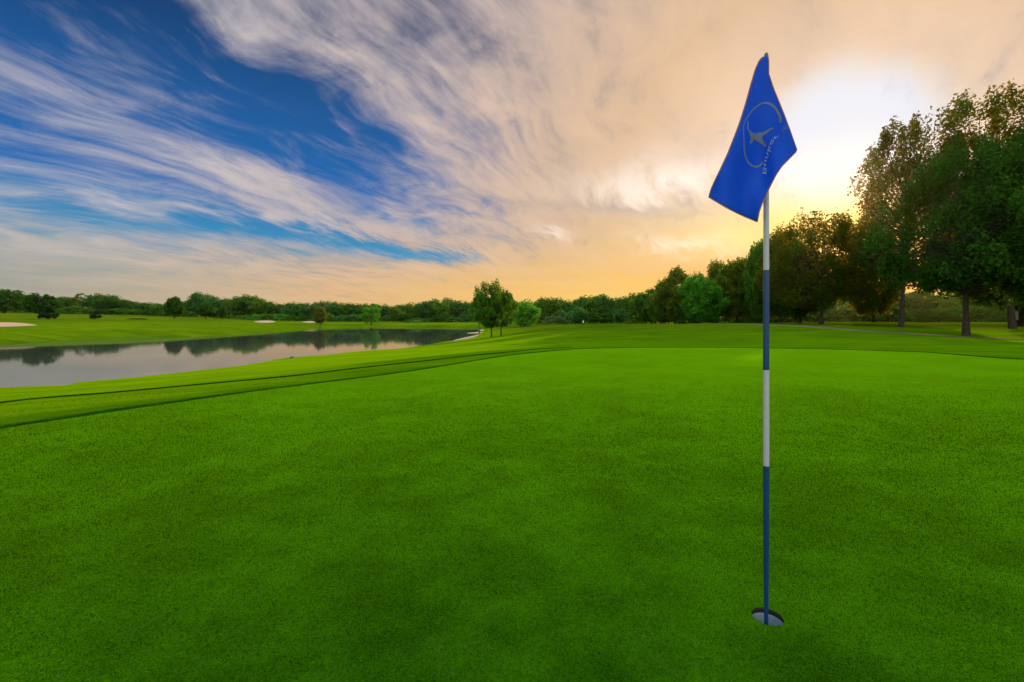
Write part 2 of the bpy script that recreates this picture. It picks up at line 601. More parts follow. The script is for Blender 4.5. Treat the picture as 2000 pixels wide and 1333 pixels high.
foliage_mat("leaf_dark", (0.006, 0.045, 0.002), (0.044, 0.150, 0.005))
foliage_mat("leaf_far", (0.014, 0.082, 0.006), (0.085, 0.225, 0.016))
foliage_mat("leaf_mid", (0.022, 0.100, 0.004), (0.095, 0.250, 0.010))
foliage_mat("leaf_bright", (0.035, 0.200, 0.008), (0.110, 0.380, 0.020))
foliage_mat("leaf_olive", (0.040, 0.100, 0.004), (0.140, 0.220, 0.010), 0.45)
foliage_mat("leaf_teal", (0.014, 0.095, 0.016), (0.066, 0.230, 0.034))
foliage_mat("leaf_grey", (0.060, 0.130, 0.030), (0.140, 0.230, 0.070))
foliage_mat("leaf_russet", (0.045, 0.080, 0.006), (0.125, 0.170, 0.012))
foliage_mat("leaf_sunset", (0.008, 0.060, 0.002), (0.056, 0.160, 0.004), 0.45, (0.36, 0.26, 0.005))  # orange transmission tint puts the low sun's glow into the leaf colour
foliage_mat("leaf_conifer", (0.006, 0.030, 0.006), (0.022, 0.065, 0.012), 0.15)


def bark_mat(name, a, b):
    m, g, out = new_mat(name)
    tc = g.node("ShaderNodeTexCoord")
    mp = g.node("ShaderNodeMapping")
    mp.inputs['Scale'].default_value = (9, 9, 1.6)
    g.nt.links.new(tc.outputs['Object'], mp.inputs[0])
    n = g.noise(mp.outputs[0], 2.0, 6, 0.65)
    bump = g.node("ShaderNodeBump")
    bump.inputs['Strength'].default_value = 0.7
    bump.inputs['Distance'].default_value = 0.04
    g.put(bump.inputs['Height'], n)
    p = principled(g, Base_Color=g.mix(g.ss(n, 0.35, 0.65), a, b), Roughness=0.9)
    g.nt.links.new(bump.outputs[0], p.inputs['Normal'])
    g.nt.links.new(p.outputs[0], out.inputs[0])


bark_mat("bark", (0.022, 0.016, 0.010), (0.070, 0.055, 0.036))
bark_mat("bark_pale", (0.075, 0.080, 0.055), (0.17, 0.17, 0.12))


def water_mat():
    m, g, out = new_mat("lake_water")
    pos = obj_coord(g)
    mp = g.node("ShaderNodeMapping")
    mp.inputs['Scale'].default_value = (0.5, 1.4, 1.0)
    g.nt.links.new(pos, mp.inputs[0])
    n = g.noise(mp.outputs[0], 1.5, 3, 0.5)
    bump = g.node("ShaderNodeBump")
    bump.inputs['Strength'].default_value = 0.09
    bump.inputs['Distance'].default_value = 0.02
    g.put(bump.inputs['Height'], n)
    p = principled(g, Base_Color=(0.045, 0.055, 0.055), Roughness=0.025, IOR=3.3, Specular_IOR_Level=0.9)
    g.nt.links.new(bump.outputs[0], p.inputs['Normal'])
    g.nt.links.new(p.outputs[0], out.inputs[0])


water_mat()

# ------------------------------------------------------------------ ground and water
def axis(parts):
    out = []
    for a, b, n in parts:
        out += list(np.linspace(a, b, n, endpoint=False))
    out.append(parts[-1][1])
    return np.array(out)


def build_terrain():
    cx, cy = CUP
    sq = 0.10
    xs = axis([(-900, -260, 32), (-260, -130, 52), (-130, -60, 100), (-60, -20, 110), (-20, cx - sq, 140), (cx - sq, cx + sq, 1),
               (cx + sq, 20, 100), (20, 60, 60), (60, 140, 40), (140, 900, 38)])
    ys = axis([(-200, -6, 30), (-6, cy - sq, 30), (cy - sq, cy + sq, 1), (cy + sq, 20, 120), (20, 60, 120), (60, 140, 120), (140, 280, 90), (280, 1200, 46)])
    nx, ny = len(xs), len(ys)
    X, Y = np.meshgrid(xs, ys)
    Z = H(X.ravel(), Y.ravel())
    V = np.stack([X.ravel(), Y.ravel(), Z], -1)
    i = np.arange(ny - 1)[:, None] * nx
    j = np.arange(nx - 1)[None, :]
    Fq = np.stack([i + j, i + j + 1, i + nx + j + 1, i + nx + j], -1)
    ix = int(np.argmin(abs(xs - (cx - sq))))
    iy = int(np.argmin(abs(ys - (cy - sq))))
    keep = np.ones((ny - 1, nx - 1), dtype=bool)
    keep[iy, ix] = False
    # square with a round hole where the cup sits
    corners = [iy * nx + ix, iy * nx + ix + 1, (iy + 1) * nx + ix + 1, (iy + 1) * nx + ix]
    per = 12
    ring, hole = [], []
    for c in range(4):
        a = np.array(V[corners[c]])
        b = np.array(V[corners[(c + 1) % 4]])
        for k in range(per):
            p = a + (b - a) * k / per
            ang = math.atan2(p[1] - cy, p[0] - cx)
            ring.append(p)
            r = 0.054 * (1 + 0.012 * math.sin(ang * 5) + 0.008 * math.sin(ang * 11))
            hole.append((cx + r * math.cos(ang), cy + r * math.sin(ang), Hs(cx, cy)))
    n0 = len(V)
    m = len(ring)
    V = np.concatenate([V, ring, hole])
    a = np.arange(m)
    b = (a + 1) % m
    collar = np.stack([n0 + a, n0 + b, n0 + m + b, n0 + m + a], -1)
    gd = sdist(V[:, 0], V[:, 1], GREEN_AREA)
    far = sstep(V[:, 1] - (52 + 0.9 * (V[:, 0] + 30)), -10, 10) * sstep(-V[:, 0], -5, 12)
    dl = sdist(V[:, 0], V[:, 1], LAKE)
    olive = sstep(V[:, 1], 24, 60) * sstep(V[:, 0], -14, 6) * 0.55
    mea = np.maximum(far * (0.35 + 0.65 * sstep(dl, 20, 90)), olive)
    me = np_mesh("ground", V, [Fq[keep], collar], MATS["turf"], True, {"green_d": ('POINT', gd), "meadow": ('POINT', mea)})
    tag(mesh_obj("ground", me), kind='structure')


build_terrain()


def build_lake():
    c = LAKE.mean(0)
    P = LAKE.copy()
    # widen the sheet so that it slips under the banks
    d = np.roll(P, -1, 0) - np.roll(P, 1, 0)
    nrm = np.stack([d[:, 1], -d[:, 0]], -1) / (np.linalg.norm(d, axis=1)[:, None] + 1e-9)
    area = 0.5 * np.sum(P[:, 0] * np.roll(P[:, 1], -1) - np.roll(P[:, 0], -1) * P[:, 1])
    P = P + nrm * (0.25 if area > 0 else -0.25)
    import bmesh
    bm = bmesh.new()
    vs = [bm.verts.new((p[0], p[1], WATER_Z)) for p in P]
    f = bm.faces.new(vs)
    if f.normal.z < 0:
        f.normal_flip()
    bmesh.ops.triangulate(bm, faces=[f])
    me = bpy.data.meshes.new("lake")
    bm.to_mesh(me)
    bm.free()
    me.materials.append(MATS["lake_water"])
    o = mesh_obj("lake", me)
    tag(o, kind='structure')
    for p in me.polygons:
        if p.normal.z < 0:
            p.flip()


build_lake()


# ------------------------------------------------------------------ trees
def leaf_faces(rng, P, size, outward, elong=1.6, droop=0.25):
    """one folded diamond leaf per point: 4 vertices, 2 triangles."""
    n = len(P)
    nrm = rng.normal(size=(n, 3)) + outward * 0.7 + np.array([0, 0, 0.45])
    nrm /= np.linalg.norm(nrm, axis=1)[:, None] + 1e-9
    a = rng.normal(size=(n, 3))
    a[:, 2] -= droop
    a -= nrm * np.sum(a * nrm, 1)[:, None]
    a /= np.linalg.norm(a, axis=1)[:, None] + 1e-9
    b = np.cross(nrm, a)
    s = size * rng.uniform(0.65, 1.35, n)[:, None]
    l, w = a * s * 0.5 * elong, b * s * 0.5
    fold = nrm * s * 0.14
    V = np.stack([P - l, P + w + fold, P + l, P - w + fold], 1).reshape(-1, 3)
    i = np.arange(n)[:, None] * 4
    T = np.concatenate([i + np.array([[0, 1, 2]]), i + np.array([[0, 2, 3]])])
    return V, T


PROFILES = {
    # width of the crown (0..1) against height in the crown (0..1)
    'round': lambda t: np.sqrt(np.clip(1 - (2 * t - 1) ** 2, 0, 1)),
    'oak': lambda t: np.clip(np.sin(np.pi * np.clip(t, 0, 1) ** 0.80), 0, 1) ** 0.55,
    'oval': lambda t: np.clip(np.sin(np.pi * np.clip(t * 0.96 + 0.02, 0, 1) ** 0.85), 0, 1) ** 0.8,
    'fan': lambda t: np.clip(np.sin(np.pi * (0.10 + 0.86 * np.clip(t, 0, 1))), 0, 1) ** 0.75,
    'column': lambda t: np.clip(np.sin(np.pi * np.clip(t * 0.92 + 0.06, 0, 1)), 0, 1) ** 0.40,
    'shrub': lambda t: np.sqrt(np.clip(1 - (np.clip(t, 0, 1) * 1.05 - 0.12) ** 2 / 0.90, 0, 1)),
    'cone': lambda t: np.clip(1.02 - t, 0, 1) ** 0.85,
}


def grow(seed, h, rx, base, profile='oak', clumps=60, leaves=120, leaf=0.2, clump_r=0.22, trunk_r=0.25, ry=None,
         lean=(0, 0), fork=0.45, limbs=True, spiky=0.0, hollow=0.35, gaps=0.0, up=0.0, lobes=0.2):
    """returns (trunk mesh arrays, crown verts, tris, tone). Sizes in metres, foot at the origin."""
    rng = np.random.default_rng(seed)
    ry = ry or rx
    prof = PROFILES[profile]
    ch = h - base
    # trunk
    wood = MB()
    n = 9
    tz = np.linspace(-0.15, 1, n)
    top = base + ch * 0.72
    px = np.cumsum(rng.normal(0, 0.018 * h * 0.35, n)) * np.clip(tz, 0, 1) + lean[0] * np.clip(tz, 0, 1) ** 1.3
    py = np.cumsum(rng.normal(0, 0.018 * h * 0.35, n)) * np.clip(tz, 0, 1) + lean[1] * np.clip(tz, 0, 1) ** 1.3
    px -= px[1] * (1 - np.clip(tz, 0, 1))
    axis_pts = np.stack([px, py, tz * top], -1)
    rad = trunk_r * (1 - 0.82 * np.clip(tz, 0, 1) ** 0.9)
    rad[0] *= 1.9
    rad[1] *= 1.25
    wood.tube(axis_pts, rad, 9)

    def axis_at(z):
        return np.array([np.interp(z, axis_pts[:, 2], axis_pts[:, 0]), np.interp(z, axis_pts[:, 2], axis_pts[:, 1]), z])
    # clump centres
    ph = rng.uniform(0, 6.28, 6)

    def lobe(a, t):
        return 1 + lobes * (math.sin(2 * a + ph[0] + 3 * t) * 0.5 + math.sin(3 * a + ph[1] - 5 * t) * 0.45 + math.sin(7 * t + ph[2] + a) * 0.55)
    C = []
    tries = 0
    md = clump_r * rx * 0.75
    while len(C) < clumps and tries < clumps * 60:
        tries += 1
        t = rng.uniform(0.03, 0.98)
        w = float(prof(np.array(t)))
        a = rng.uniform(0, 2 * np.pi)
        w *= lobe(a, t)
        if rng.uniform() > 0.25 + 0.75 * w:
            continue
        q = hollow + (1 - hollow) * math.sqrt(rng.uniform())
        z = base + ch * t
        ax = axis_at(min(z, top))
        c = np.array([ax[0] + rx * w * q * math.cos(a), ax[1] + ry * w * q * math.sin(a), z])
        if C and np.min(np.linalg.norm(np.array(C) - c, axis=1)) < md * (1 - 0.6 * tries / (clumps * 60)):
            continue
        C.append(c)
    C = np.array(C)
    # limbs
    if limbs:
        for c in C:
            z0 = base * fork / 0.45 * 0.9 + (c[2] - base) * 0.62
            z0 = min(max(z0, base * 0.55), top * 0.97)
            a = axis_at(z0)
            rb = float(np.interp(z0, axis_pts[:, 2], rad)) * 0.55
            mid = a * 0.45 + c * 0.55 + np.array([0, 0, -0.03 * h]) + rng.normal(0, 0.02 * h, 3)
            t = np.linspace(0, 1, 6)[:, None]
            pts = a * (1 - t) ** 2 + 2 * mid * t * (1 - t) + c * t ** 2
            rr = np.interp(t[:, 0], [0, 1], [min(rb, 0.018 * np.linalg.norm(c - a) + 0.02), 0.006 + 0.0008 * h])
            wood.tube(pts, rr, 5)
    # leaves
    Ps, Os, Ts = [], [], []
    ctr = np.array([0, 0, base + ch * 0.45])
    for c in C:
        k = int(leaves * rng.uniform(0.55, 1.45))
        if rng.uniform() < gaps:
            k = int(k * 0.25)
        r = clump_r * rx * rng.uniform(0.75, 1.35)
        d = rng.normal(size=(k, 3))
        d /= np.linalg.norm(d, axis=1)[:, None]
        rr = r * rng.uniform(0, 1, k) ** 0.45
        p = d * rr[:, None] * np.array([1.0, 1.0, 0.62 + up])
        if spiky:
            out = (c - ctr)
            out /= np.linalg.norm(out) + 1e-9
            s = rng.uniform(0, 1, k) ** 1.5
            p += (out * 0.5 + np.array([0, 0, 0.9])) * (s * spiky * r * 2.2)[:, None]
            p[:, :2] *= (1 - 0.55 * s)[:, None]
        Ps.append(c + p)
        Os.append(d)
        Ts.append(np.clip(rng.normal(0.45, 0.2) + rng.normal(0, 0.13, k), 0, 1))
    P, O, T = np.concatenate(Ps), np.concatenate(Os), np.concatenate(Ts)
    keep = P[:, 2] > 0.02 * h
    P, O, T = P[keep], O[keep], T[keep]
    V, Fc = leaf_faces(rng, P, leaf, O)
    return wood, V, Fc, np.repeat(T, 4)


MESHES = {}


def tree_meshes(key, leaf_mat, bark="bark", **kw):
    """a grown tree's two meshes; kept so that copies share them."""
    k = (key, leaf_mat)
    if k not in MESHES:
        wood, V, T, tone = grow(**kw)
        MESHES[k] = (wood.mesh("trunk", MATS[bark]), np_mesh("crown", V, [T], MATS[leaf_mat], False, {"tone": ('POINT', tone)}),
                     float(np.percentile(V[:, 2], 99.6)), 0.5 * float(np.percentile(V[:, 0], 99.3) - np.percentile(V[:, 0], 0.7)))
    return MESHES[k]


def put_tree(meshes, name, x, y, label, cat="tree", group=None, h=None, w=None, rz=0.0, sink=0.0):
    tm, cm, h0, rx0 = meshes
    e = empty(name, (x, y, Hs(x, y) - sink), rz)
    sz = (h / h0) if h else 1.0
    sx = (w / (2 * rx0)) if w else sz
    e.scale = (sx, sx, sz)
    tag(e, label, cat, group)
    if tm is not None:
        mesh_obj("trunk", tm, e)
    mesh_obj("crown", cm, e)
    return e


def px_size(px, D, top, width):
    """position and size in metres of something seen in the photo at depth D."""
    X = (px - 1000) / F * D
    z0 = Hs(X, D)
    return X, D, max(0.4, CAM_Z + (HOR - top) / F * D - z0), width / F * D


RND = random.Random(7)

# far and mid-distance kinds, shared by many trees
KIND = {}
for i in range(6):
    KIND['round', i] = dict(seed=100 + i, h=10, rx=4.0, base=0.9, profile=('oak', 'round', 'oak')[i % 3], clumps=64, leaves=62, leaf=0.44, clump_r=0.34, up=0.35, trunk_r=0.22, limbs=False)
for i in range(3):
    KIND['bush', i] = dict(seed=130 + i, h=4, rx=3.0, base=0.15, profile='shrub', clumps=34, leaves=46, leaf=0.30, clump_r=0.28, trunk_r=0.10, limbs=False)
    KIND['sparse', i] = dict(seed=140 + i, h=12, rx=3.4, base=3.5, profile='oak', clumps=26, leaves=34, leaf=0.45, clump_r=0.26, trunk_r=0.22, limbs=True)
    KIND['wood', i] = dict(seed=150 + i, h=14, rx=4.6, base=1.3, profile=('oak', 'oval', 'oak')[i], clumps=110, leaves=130, leaf=0.32, clump_r=0.26, up=0.35, spiky=0.25, trunk_r=0.25, limbs=True)
KIND['lone', 0] = dict(seed=180, h=9, rx=3.4, base=2.0, profile='oak', clumps=70, leaves=70, leaf=0.36, clump_r=0.28, trunk_r=0.22, limbs=True, up=0.3, spiky=0.2)
KIND['lone', 1] = dict(seed=181, h=9, rx=3.2, base=2.0, profile='round', clumps=70, leaves=70, leaf=0.36, clump_r=0.28, trunk_r=0.2, limbs=True, up=0.3, spiky=0.3)
KIND['column', 0] = dict(seed=160, h=10, rx=2.4, base=0.3, profile='column', clumps=60, leaves=70, leaf=0.34, clump_r=0.36, trunk_r=0.2, limbs=False)
KIND['cone', 0] = dict(seed=170, h=5, rx=1.7, base=0.3, profile='cone', clumps=60, leaves=50, leaf=0.22, clump_r=0.26, trunk_r=0.12, limbs=False, hollow=0.2)


def far_tree(kind, px, D, top, width, mat, label, name="deciduous_tree", cat="tree", group=None, bark="bark"):
    n = len([k for k in KIND if k[0] == kind])
    i = RND.randrange(n)
    ms = tree_meshes((kind, i), mat, bark, **KIND[kind, i])
    X, Y, h, w = px_size(px, D, top, width)
    w *= {'round': 1.15, 'wood': 1.4, 'bush': 1.15}.get(kind, 1.0)
    return put_tree(ms, name, X, Y, label, cat, group, h, w, RND.uniform(0, 6.28))


# --- the wood on the far left bank
WOODL = "trees of the wood along the meadow on the far left"
LBL_L = "tree in the dark green wood behind the meadow across the lake"
for px, D, top, w in ((-190, 230, 570, 60), (-140, 225, 578, 50), (-90, 220, 572, 60), (-40, 215, 575, 50), (48, 235, 578, 34), (62, 240, 583, 30),
                      (125, 235, 581, 38), (142, 240, 582, 30), (188, 232, 575, 34), (205, 236, 578, 34), (222, 238, 578, 38), (240, 240, 588, 32),
                      (100, 244, 588, 34), (80, 244, 586, 34), (30, 240, 584, 34)):
    far_tree('round', px, D, top, w, RND.choice(["leaf_far", "leaf_mid", "leaf_far"]), LBL_L, group=WOODL)
far_tree('round', 10, 190, 567, 58, "leaf_dark", "tall dark leafy tree cut by the left edge of the photo")
far_tree('sparse', 160, 236, 573, 28, "leaf_olive", "thin airy pale tree rising above the wood behind the small dark conifer")
LBL_S = "low scrub tree on the sloping tail of the far left wood"
for px, D, top, w in ((262, 242, 590, 34), (280, 240, 592, 32), (298, 242, 592, 32), (314, 240, 594, 30), (330, 244, 594, 32), (352, 246, 592, 32), (366, 244, 590, 30)):
    far_tree('round', px, D, top, w, RND.choice(["leaf_mid", "leaf_far"]), LBL_S, group="scrub trees between the two parts of the far wood")
LBL_B = "bush at the foot of the far wood along the top of the meadow"
for px, D, top, w, m in ((30, 225, 601, 30, "leaf_mid"), (130, 225, 602, 34, "leaf_mid"), (150, 222, 598, 40, "leaf_mid"), (172, 222, 603, 26, "leaf_olive"), (205, 224, 604, 40, "leaf_dark"), (240, 226, 603, 42, "leaf_mid"),
                         (272, 226, 604, 36, "leaf_mid"), (300, 226, 604, 36, "leaf_dark"), (325, 226, 606, 30, "leaf_mid"), (358, 228, 606, 36, "leaf_mid"), (-30, 222, 602, 40, "leaf_mid"), (60, 225, 603, 40, "leaf_mid"), (100, 226, 604, 36, "leaf_dark")):
    far_tree('bush', px, D, top, w, m, LBL_B, "meadow_bush", "bush", "bushes at the foot of the far left wood")

# trees standing alone on the far bank
far_tree('lone', 77, 109, 575, 60, "leaf_dark", "broad dark tree with a short trunk beside the pink sand bunker")
far_tree('cone', 94, 107, 599, 26, "leaf_conifer", "dark small evergreen touching the broad tree beside the bunker", "evergreen_tree", "evergreen")
far_tree('cone', 187, 128, 607, 18, "leaf_conifer", "small dark cone shaped conifer alone on the open meadow", "evergreen_tree", "evergreen")
far_tree('lone', 340, 178, 581, 34, "leaf_dark", "lone rounded tree with a thin trunk mirrored in the middle of the lake")
far_tree('bush', 261, 135, 624.5, 15, "leaf_conifer", "low flat dark shrub on the open meadow, larger of the pair", "low_shrub", "shrub", "pair of low dark shrubs on the meadow")
far_tree('bush', 275, 135, 625, 14, "leaf_conifer", "low flat dark shrub on the open meadow, on the lone tree's side of the pair", "low_shrub", "shrub", "pair of low dark shrubs on the meadow")

# second part of the far wood
LBL_M = "tree in the dark green wood beyond the far bunkers"
WOODM = "trees of the wood beyond the far bunkers"
for px, D, top, w in ((385, 240, 572, 34), (398, 244, 576, 30), (418, 240, 579, 34), (440, 246, 584, 32), (462, 240, 580, 38), (478, 236, 577, 38), (494, 240, 579, 38),
                      (508, 244, 584, 34), (372, 242, 588, 30), (526, 246, 590, 30), (542, 250, 594, 30), (556, 250, 595, 30)):
    far_tree('round', px, D, top, w, RND.choice(["leaf_far", "leaf_mid", "leaf_far", "leaf_teal"]), LBL_M, group=WOODM)
far_tree('lone', 402, 188, 594, 26, "leaf_dark", "tallest of three small trees in front of the wood on the far bank")
far_tree('lone', 419, 190, 602, 20, "leaf_mid", "palest of three small trees standing close on the far bank")
far_tree('lone', 435, 186, 600, 20, "leaf_dark", "dark narrow tree nearest the bunker among three small trees")
LBL_P = "pale green bush in the low row behind the far bunkers"
for px, D, top, w, m in ((470, 215, 617, 24, "leaf_mid"), (490, 212, 615, 28, "leaf_mid"), (508, 210, 614, 26, "leaf_bright"), (528, 208, 613, 28, "leaf_mid"), (548, 208, 614, 28, "leaf_bright"),
                         (566, 208, 616, 26, "leaf_mid"), (582, 210, 618, 22, "leaf_mid"), (455, 222, 616, 24, "leaf_mid"), (440, 224, 615, 24, "leaf_dark")):
    far_tree('bush', px, D, top, w, m, LBL_P, "pale_bush", "bush", "bushes behind the far bunkers")

# the wood across the end of the lake
LBL_E = "tree in the even dark wood across the far end of the lake"
WOODE = "trees of the wood across the end of the lake"
for px, top in ((570, 592), (586, 591), (602, 593), (618, 591), (634, 590), (652, 590), (668, 591), (684, 593), (700, 594), (716, 594), (742, 596), (756, 597), (770, 598),
                (784, 595), (800, 591), (816, 592), (832, 588), (848, 586), (862, 587), (876, 583), (890, 587), (906, 588), (922, 590), (938, 588), (954, 588), (970, 587), (986, 588), (1004, 588)):
    far_tree('round', px, RND.uniform(222, 250), top + RND.uniform(-1, 2), RND.uniform(28, 38), RND.choice(["leaf_far", "leaf_teal", "leaf_teal", "leaf_mid"]), LBL_E, group=WOODE)
LBL_U = "dark bush under the wood at the far end of the lake"
for px in range(600, 1010, 22):
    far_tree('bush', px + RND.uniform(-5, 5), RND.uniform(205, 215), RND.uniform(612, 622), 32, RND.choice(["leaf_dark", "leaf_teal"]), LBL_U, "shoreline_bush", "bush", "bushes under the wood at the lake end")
far_tree('lone', 625, 128, 599.5, 28, "leaf_russet", "brownish round tree at the lake edge beside the far bunkers")
far_tree('bush', 644, 200, 612, 18, "leaf_mid", "rounded mid green bush right of the brownish tree", "rounded_bush", "bush")
far_tree('bush', 686, 200, 614, 34, "leaf_teal", "wide pale bush left of the column shaped tree by the lake", "rounded_bush", "bush")
far_tree('column', 725, 161, 594, 34, "leaf_bright", "tall column shaped green tree standing at the lake edge")
far_tree('bush', 801, 180, 624, 14, "leaf_teal", "paler shrub left in the clump on the far shoreline", "shore_shrub", "shrub")
far_tree('bush', 814, 178, 625.5, 20, "leaf_bright", "wider pale shrub in the clump on the far shoreline", "shore_shrub", "shrub")
far_tree('bush', 836, 179, 630, 11, "leaf_bright", "smallest pale shrub alone on the far shoreline", "shore_shrub", "shrub")

# the wood behind the fairway
LBL_F = "tree in the wood behind the fairway mound"
WOODF = "trees of the wood behind the fairway mound"
for px, D, top, w in ((1062, 150, 583, 40), (1084, 150, 583, 40), (1108, 152, 590, 36), (1140, 150, 580, 36), (1158, 148, 580, 36), (1176, 146, 577, 38), (1196, 145, 583, 36),
                      (1216, 142, 582, 36), (1236, 140, 574, 44), (1256, 132, 572, 42), (1100, 160, 588, 40), (1040, 160, 590, 40), (1128, 158, 586, 34)):
    far_tree('round', px, D, top, w, RND.choice(["leaf_teal", "leaf_mid", "leaf_far", "leaf_teal"]), LBL_F, group=WOODF)
far_tree('round', 1025, 104, 587, 46, "leaf_bright", "bright fresh green round tree beside the twin trees")
far_tree('bush', 1076, 120, 615, 26, "leaf_grey", "grey green bush behind the mound, left of a paired bush", "grey_bush", "bush")
far_tree('bush', 1096, 121, 618, 24, "leaf_grey", "grey green bush behind the mound, right of a paired bush", "grey_bush", "bush")
far_tree('round', 1131, 118, 601, 28, "leaf_teal", "small rounded teal green tree behind the small white stake")
far_tree('round', 1212, 116, 604, 28, "leaf_teal", "small rounded tree left of the pale mound shrub")
far_tree('bush', 1231, 105, 623, 19, "leaf_olive", "low pale shrub sitting on the crest of the mound", "mound_shrub", "shrub")
for px in (1050, 1110, 1150, 1175, 1195, 1255):
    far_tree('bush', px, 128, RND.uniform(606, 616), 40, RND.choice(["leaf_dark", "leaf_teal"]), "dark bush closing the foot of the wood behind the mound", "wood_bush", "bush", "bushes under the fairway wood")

# the taller trees to the left of the flag
for px, D, top, w, m, kd, lb in ((1272, 112, 566, 46, "leaf_far", 'wood', "dark tree where the tall grove begins left of the flag"),
                                 (1291, 104, 556, 40, "leaf_mid", 'wood', "tree stepping up to the tall grove, second in the grove from the mound shrub"),
                                 (1322, 96, 527, 62, "leaf_olive", 'wood', "tall olive tree with a rounded top, first high crown in the grove"),
                                 (1348, 92, 545, 46, "leaf_mid", 'wood', "shorter tree in front of the tall olive crown in the grove"),
                                 (1372, 88, 537, 58, "leaf_bright", 'wood', "fresh green tree with pale trunk in the middle of the grove"),
                                 (1400, 98, 514, 54, "leaf_olive", 'wood', "tall tree with a sunlit orange top behind the fresh green tree"),
                                 (1440, 88, 509, 56, "leaf_olive", 'wood', "tall loose crowned tree nearest left of the flagstick but one"),
                                 (1468, 86, 498, 44, "leaf_olive", 'wood', "tall loose tree just left of the flagstick"),
                                 (1492, 80, 474, 56, "leaf_mid", 'wood', "tree standing directly behind the flagstick"),
                                 (1524, 72, 458, 70, "leaf_sunset", 'wood', "leafy tree just right of the flagstick beside the broad dark tree")):
    far_tree(kd, px, D, top, w, m, lb, bark="bark_pale" if px < 1420 else "bark")
for px in range(1280, 1520, 26):
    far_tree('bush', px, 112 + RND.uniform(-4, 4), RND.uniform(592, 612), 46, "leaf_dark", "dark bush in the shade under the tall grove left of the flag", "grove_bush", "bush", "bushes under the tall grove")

# twin young trees near the end of the lake
tA = tree_meshes("twin_a", "leaf_mid", seed=21, h=6.6, rx=2.1, base=1.15, profile='round', clumps=120, leaves=90, leaf=0.13, clump_r=0.20, trunk_r=0.085, spiky=0.9, hollow=0.2, lobes=0.12)
tB = tree_meshes("twin_b", "leaf_mid", seed=22, h=5.4, rx=1.7, base=1.05, profile='round', clumps=100, lobes=0.1, leaves=90, leaf=0.13, clump_r=0.26, trunk_r=0.075, spiky=0.35, hollow=0.2)
tC = tree_meshes("twin_c", "leaf_mid", seed=23, h=6.0, rx=1.7, base=2.0, profile='round', clumps=40, leaves=60, leaf=0.22, clump_r=0.28, trunk_r=0.09, spiky=0.2, hollow=0.2)
for ms, px, D, top, w, lb in ((tA, 960, 50, 551, 74, "taller spiky young tree of the twin trees by the lake end"),
                              (tB, 979, 51.5, 567, 58, "shorter rounded young tree of the twin trees by the lake end"),
                              (tC, 936, 76, 583, 40, "slim tree behind the twin trees with its trunk at the water")):
    X, Y, h, w = px_size(px, D, top, w)
    put_tree(ms, "young_tree", X, Y, lb, "tree", None, h, w, 0.6)

# big trees on the right
BIG = []
big = [
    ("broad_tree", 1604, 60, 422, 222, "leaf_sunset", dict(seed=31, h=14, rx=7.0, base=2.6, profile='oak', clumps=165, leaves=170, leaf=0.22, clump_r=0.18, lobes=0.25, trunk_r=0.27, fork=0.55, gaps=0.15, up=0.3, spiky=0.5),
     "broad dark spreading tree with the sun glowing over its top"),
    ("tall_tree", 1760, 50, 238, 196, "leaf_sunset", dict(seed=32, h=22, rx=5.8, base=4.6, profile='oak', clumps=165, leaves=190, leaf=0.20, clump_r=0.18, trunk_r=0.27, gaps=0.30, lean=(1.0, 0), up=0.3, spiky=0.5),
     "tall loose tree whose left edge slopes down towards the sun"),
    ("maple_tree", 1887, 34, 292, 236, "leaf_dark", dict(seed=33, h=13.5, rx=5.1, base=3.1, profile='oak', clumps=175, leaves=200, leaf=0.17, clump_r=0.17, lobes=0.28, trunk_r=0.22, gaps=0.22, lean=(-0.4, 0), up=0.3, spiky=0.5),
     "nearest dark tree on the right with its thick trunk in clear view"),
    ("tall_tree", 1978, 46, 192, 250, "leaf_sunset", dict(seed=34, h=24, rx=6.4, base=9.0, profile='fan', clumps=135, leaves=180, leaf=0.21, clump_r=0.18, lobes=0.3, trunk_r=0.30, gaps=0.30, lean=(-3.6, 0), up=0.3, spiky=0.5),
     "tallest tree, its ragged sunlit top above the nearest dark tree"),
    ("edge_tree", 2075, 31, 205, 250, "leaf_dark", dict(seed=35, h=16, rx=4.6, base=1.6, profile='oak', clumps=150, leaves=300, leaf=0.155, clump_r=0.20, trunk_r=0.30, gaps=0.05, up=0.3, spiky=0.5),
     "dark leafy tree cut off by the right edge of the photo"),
]
for name, px, D, top, w, mat, kw, lb in big:
    X, Y, h, wm = px_size(px, D, top, w)
    ms = tree_meshes(name + str(px), mat, **kw)
    BIG.append(put_tree(ms, name, X, Y, lb, "tree", None, h, wm, 0.0))
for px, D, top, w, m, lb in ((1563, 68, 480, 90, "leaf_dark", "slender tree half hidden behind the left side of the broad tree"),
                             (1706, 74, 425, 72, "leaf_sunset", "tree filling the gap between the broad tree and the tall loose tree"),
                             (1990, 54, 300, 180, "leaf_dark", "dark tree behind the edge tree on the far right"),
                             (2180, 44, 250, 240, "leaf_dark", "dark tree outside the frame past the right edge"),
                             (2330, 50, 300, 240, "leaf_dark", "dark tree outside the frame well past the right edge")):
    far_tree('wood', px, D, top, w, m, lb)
LBL_R = "tree in the dark wood seen under the big trees on the right"
for px in range(1500, 2330, 34):
    far_tree('round', px + RND.uniform(-8, 8), RND.uniform(108, 122), RND.uniform(566, 588) - (25 if px > 1900 else 0), RND.uniform(60, 80), RND.choice(["leaf_dark", "leaf_dark", "leaf_mid"]), LBL_R,
             group="trees of the wood behind the big trees on the right")
LBL_RB = "leafy bush in the low row behind the big trees on the right"
for px in range(1500, 2080, 30):
    far_tree('bush', px + RND.uniform(-6, 6), RND.uniform(88, 96), RND.uniform(596, 612), RND.uniform(44, 60), "leaf_dark", LBL_RB,
             "understory_bush", "bush", "bushes behind the big trees on the right")


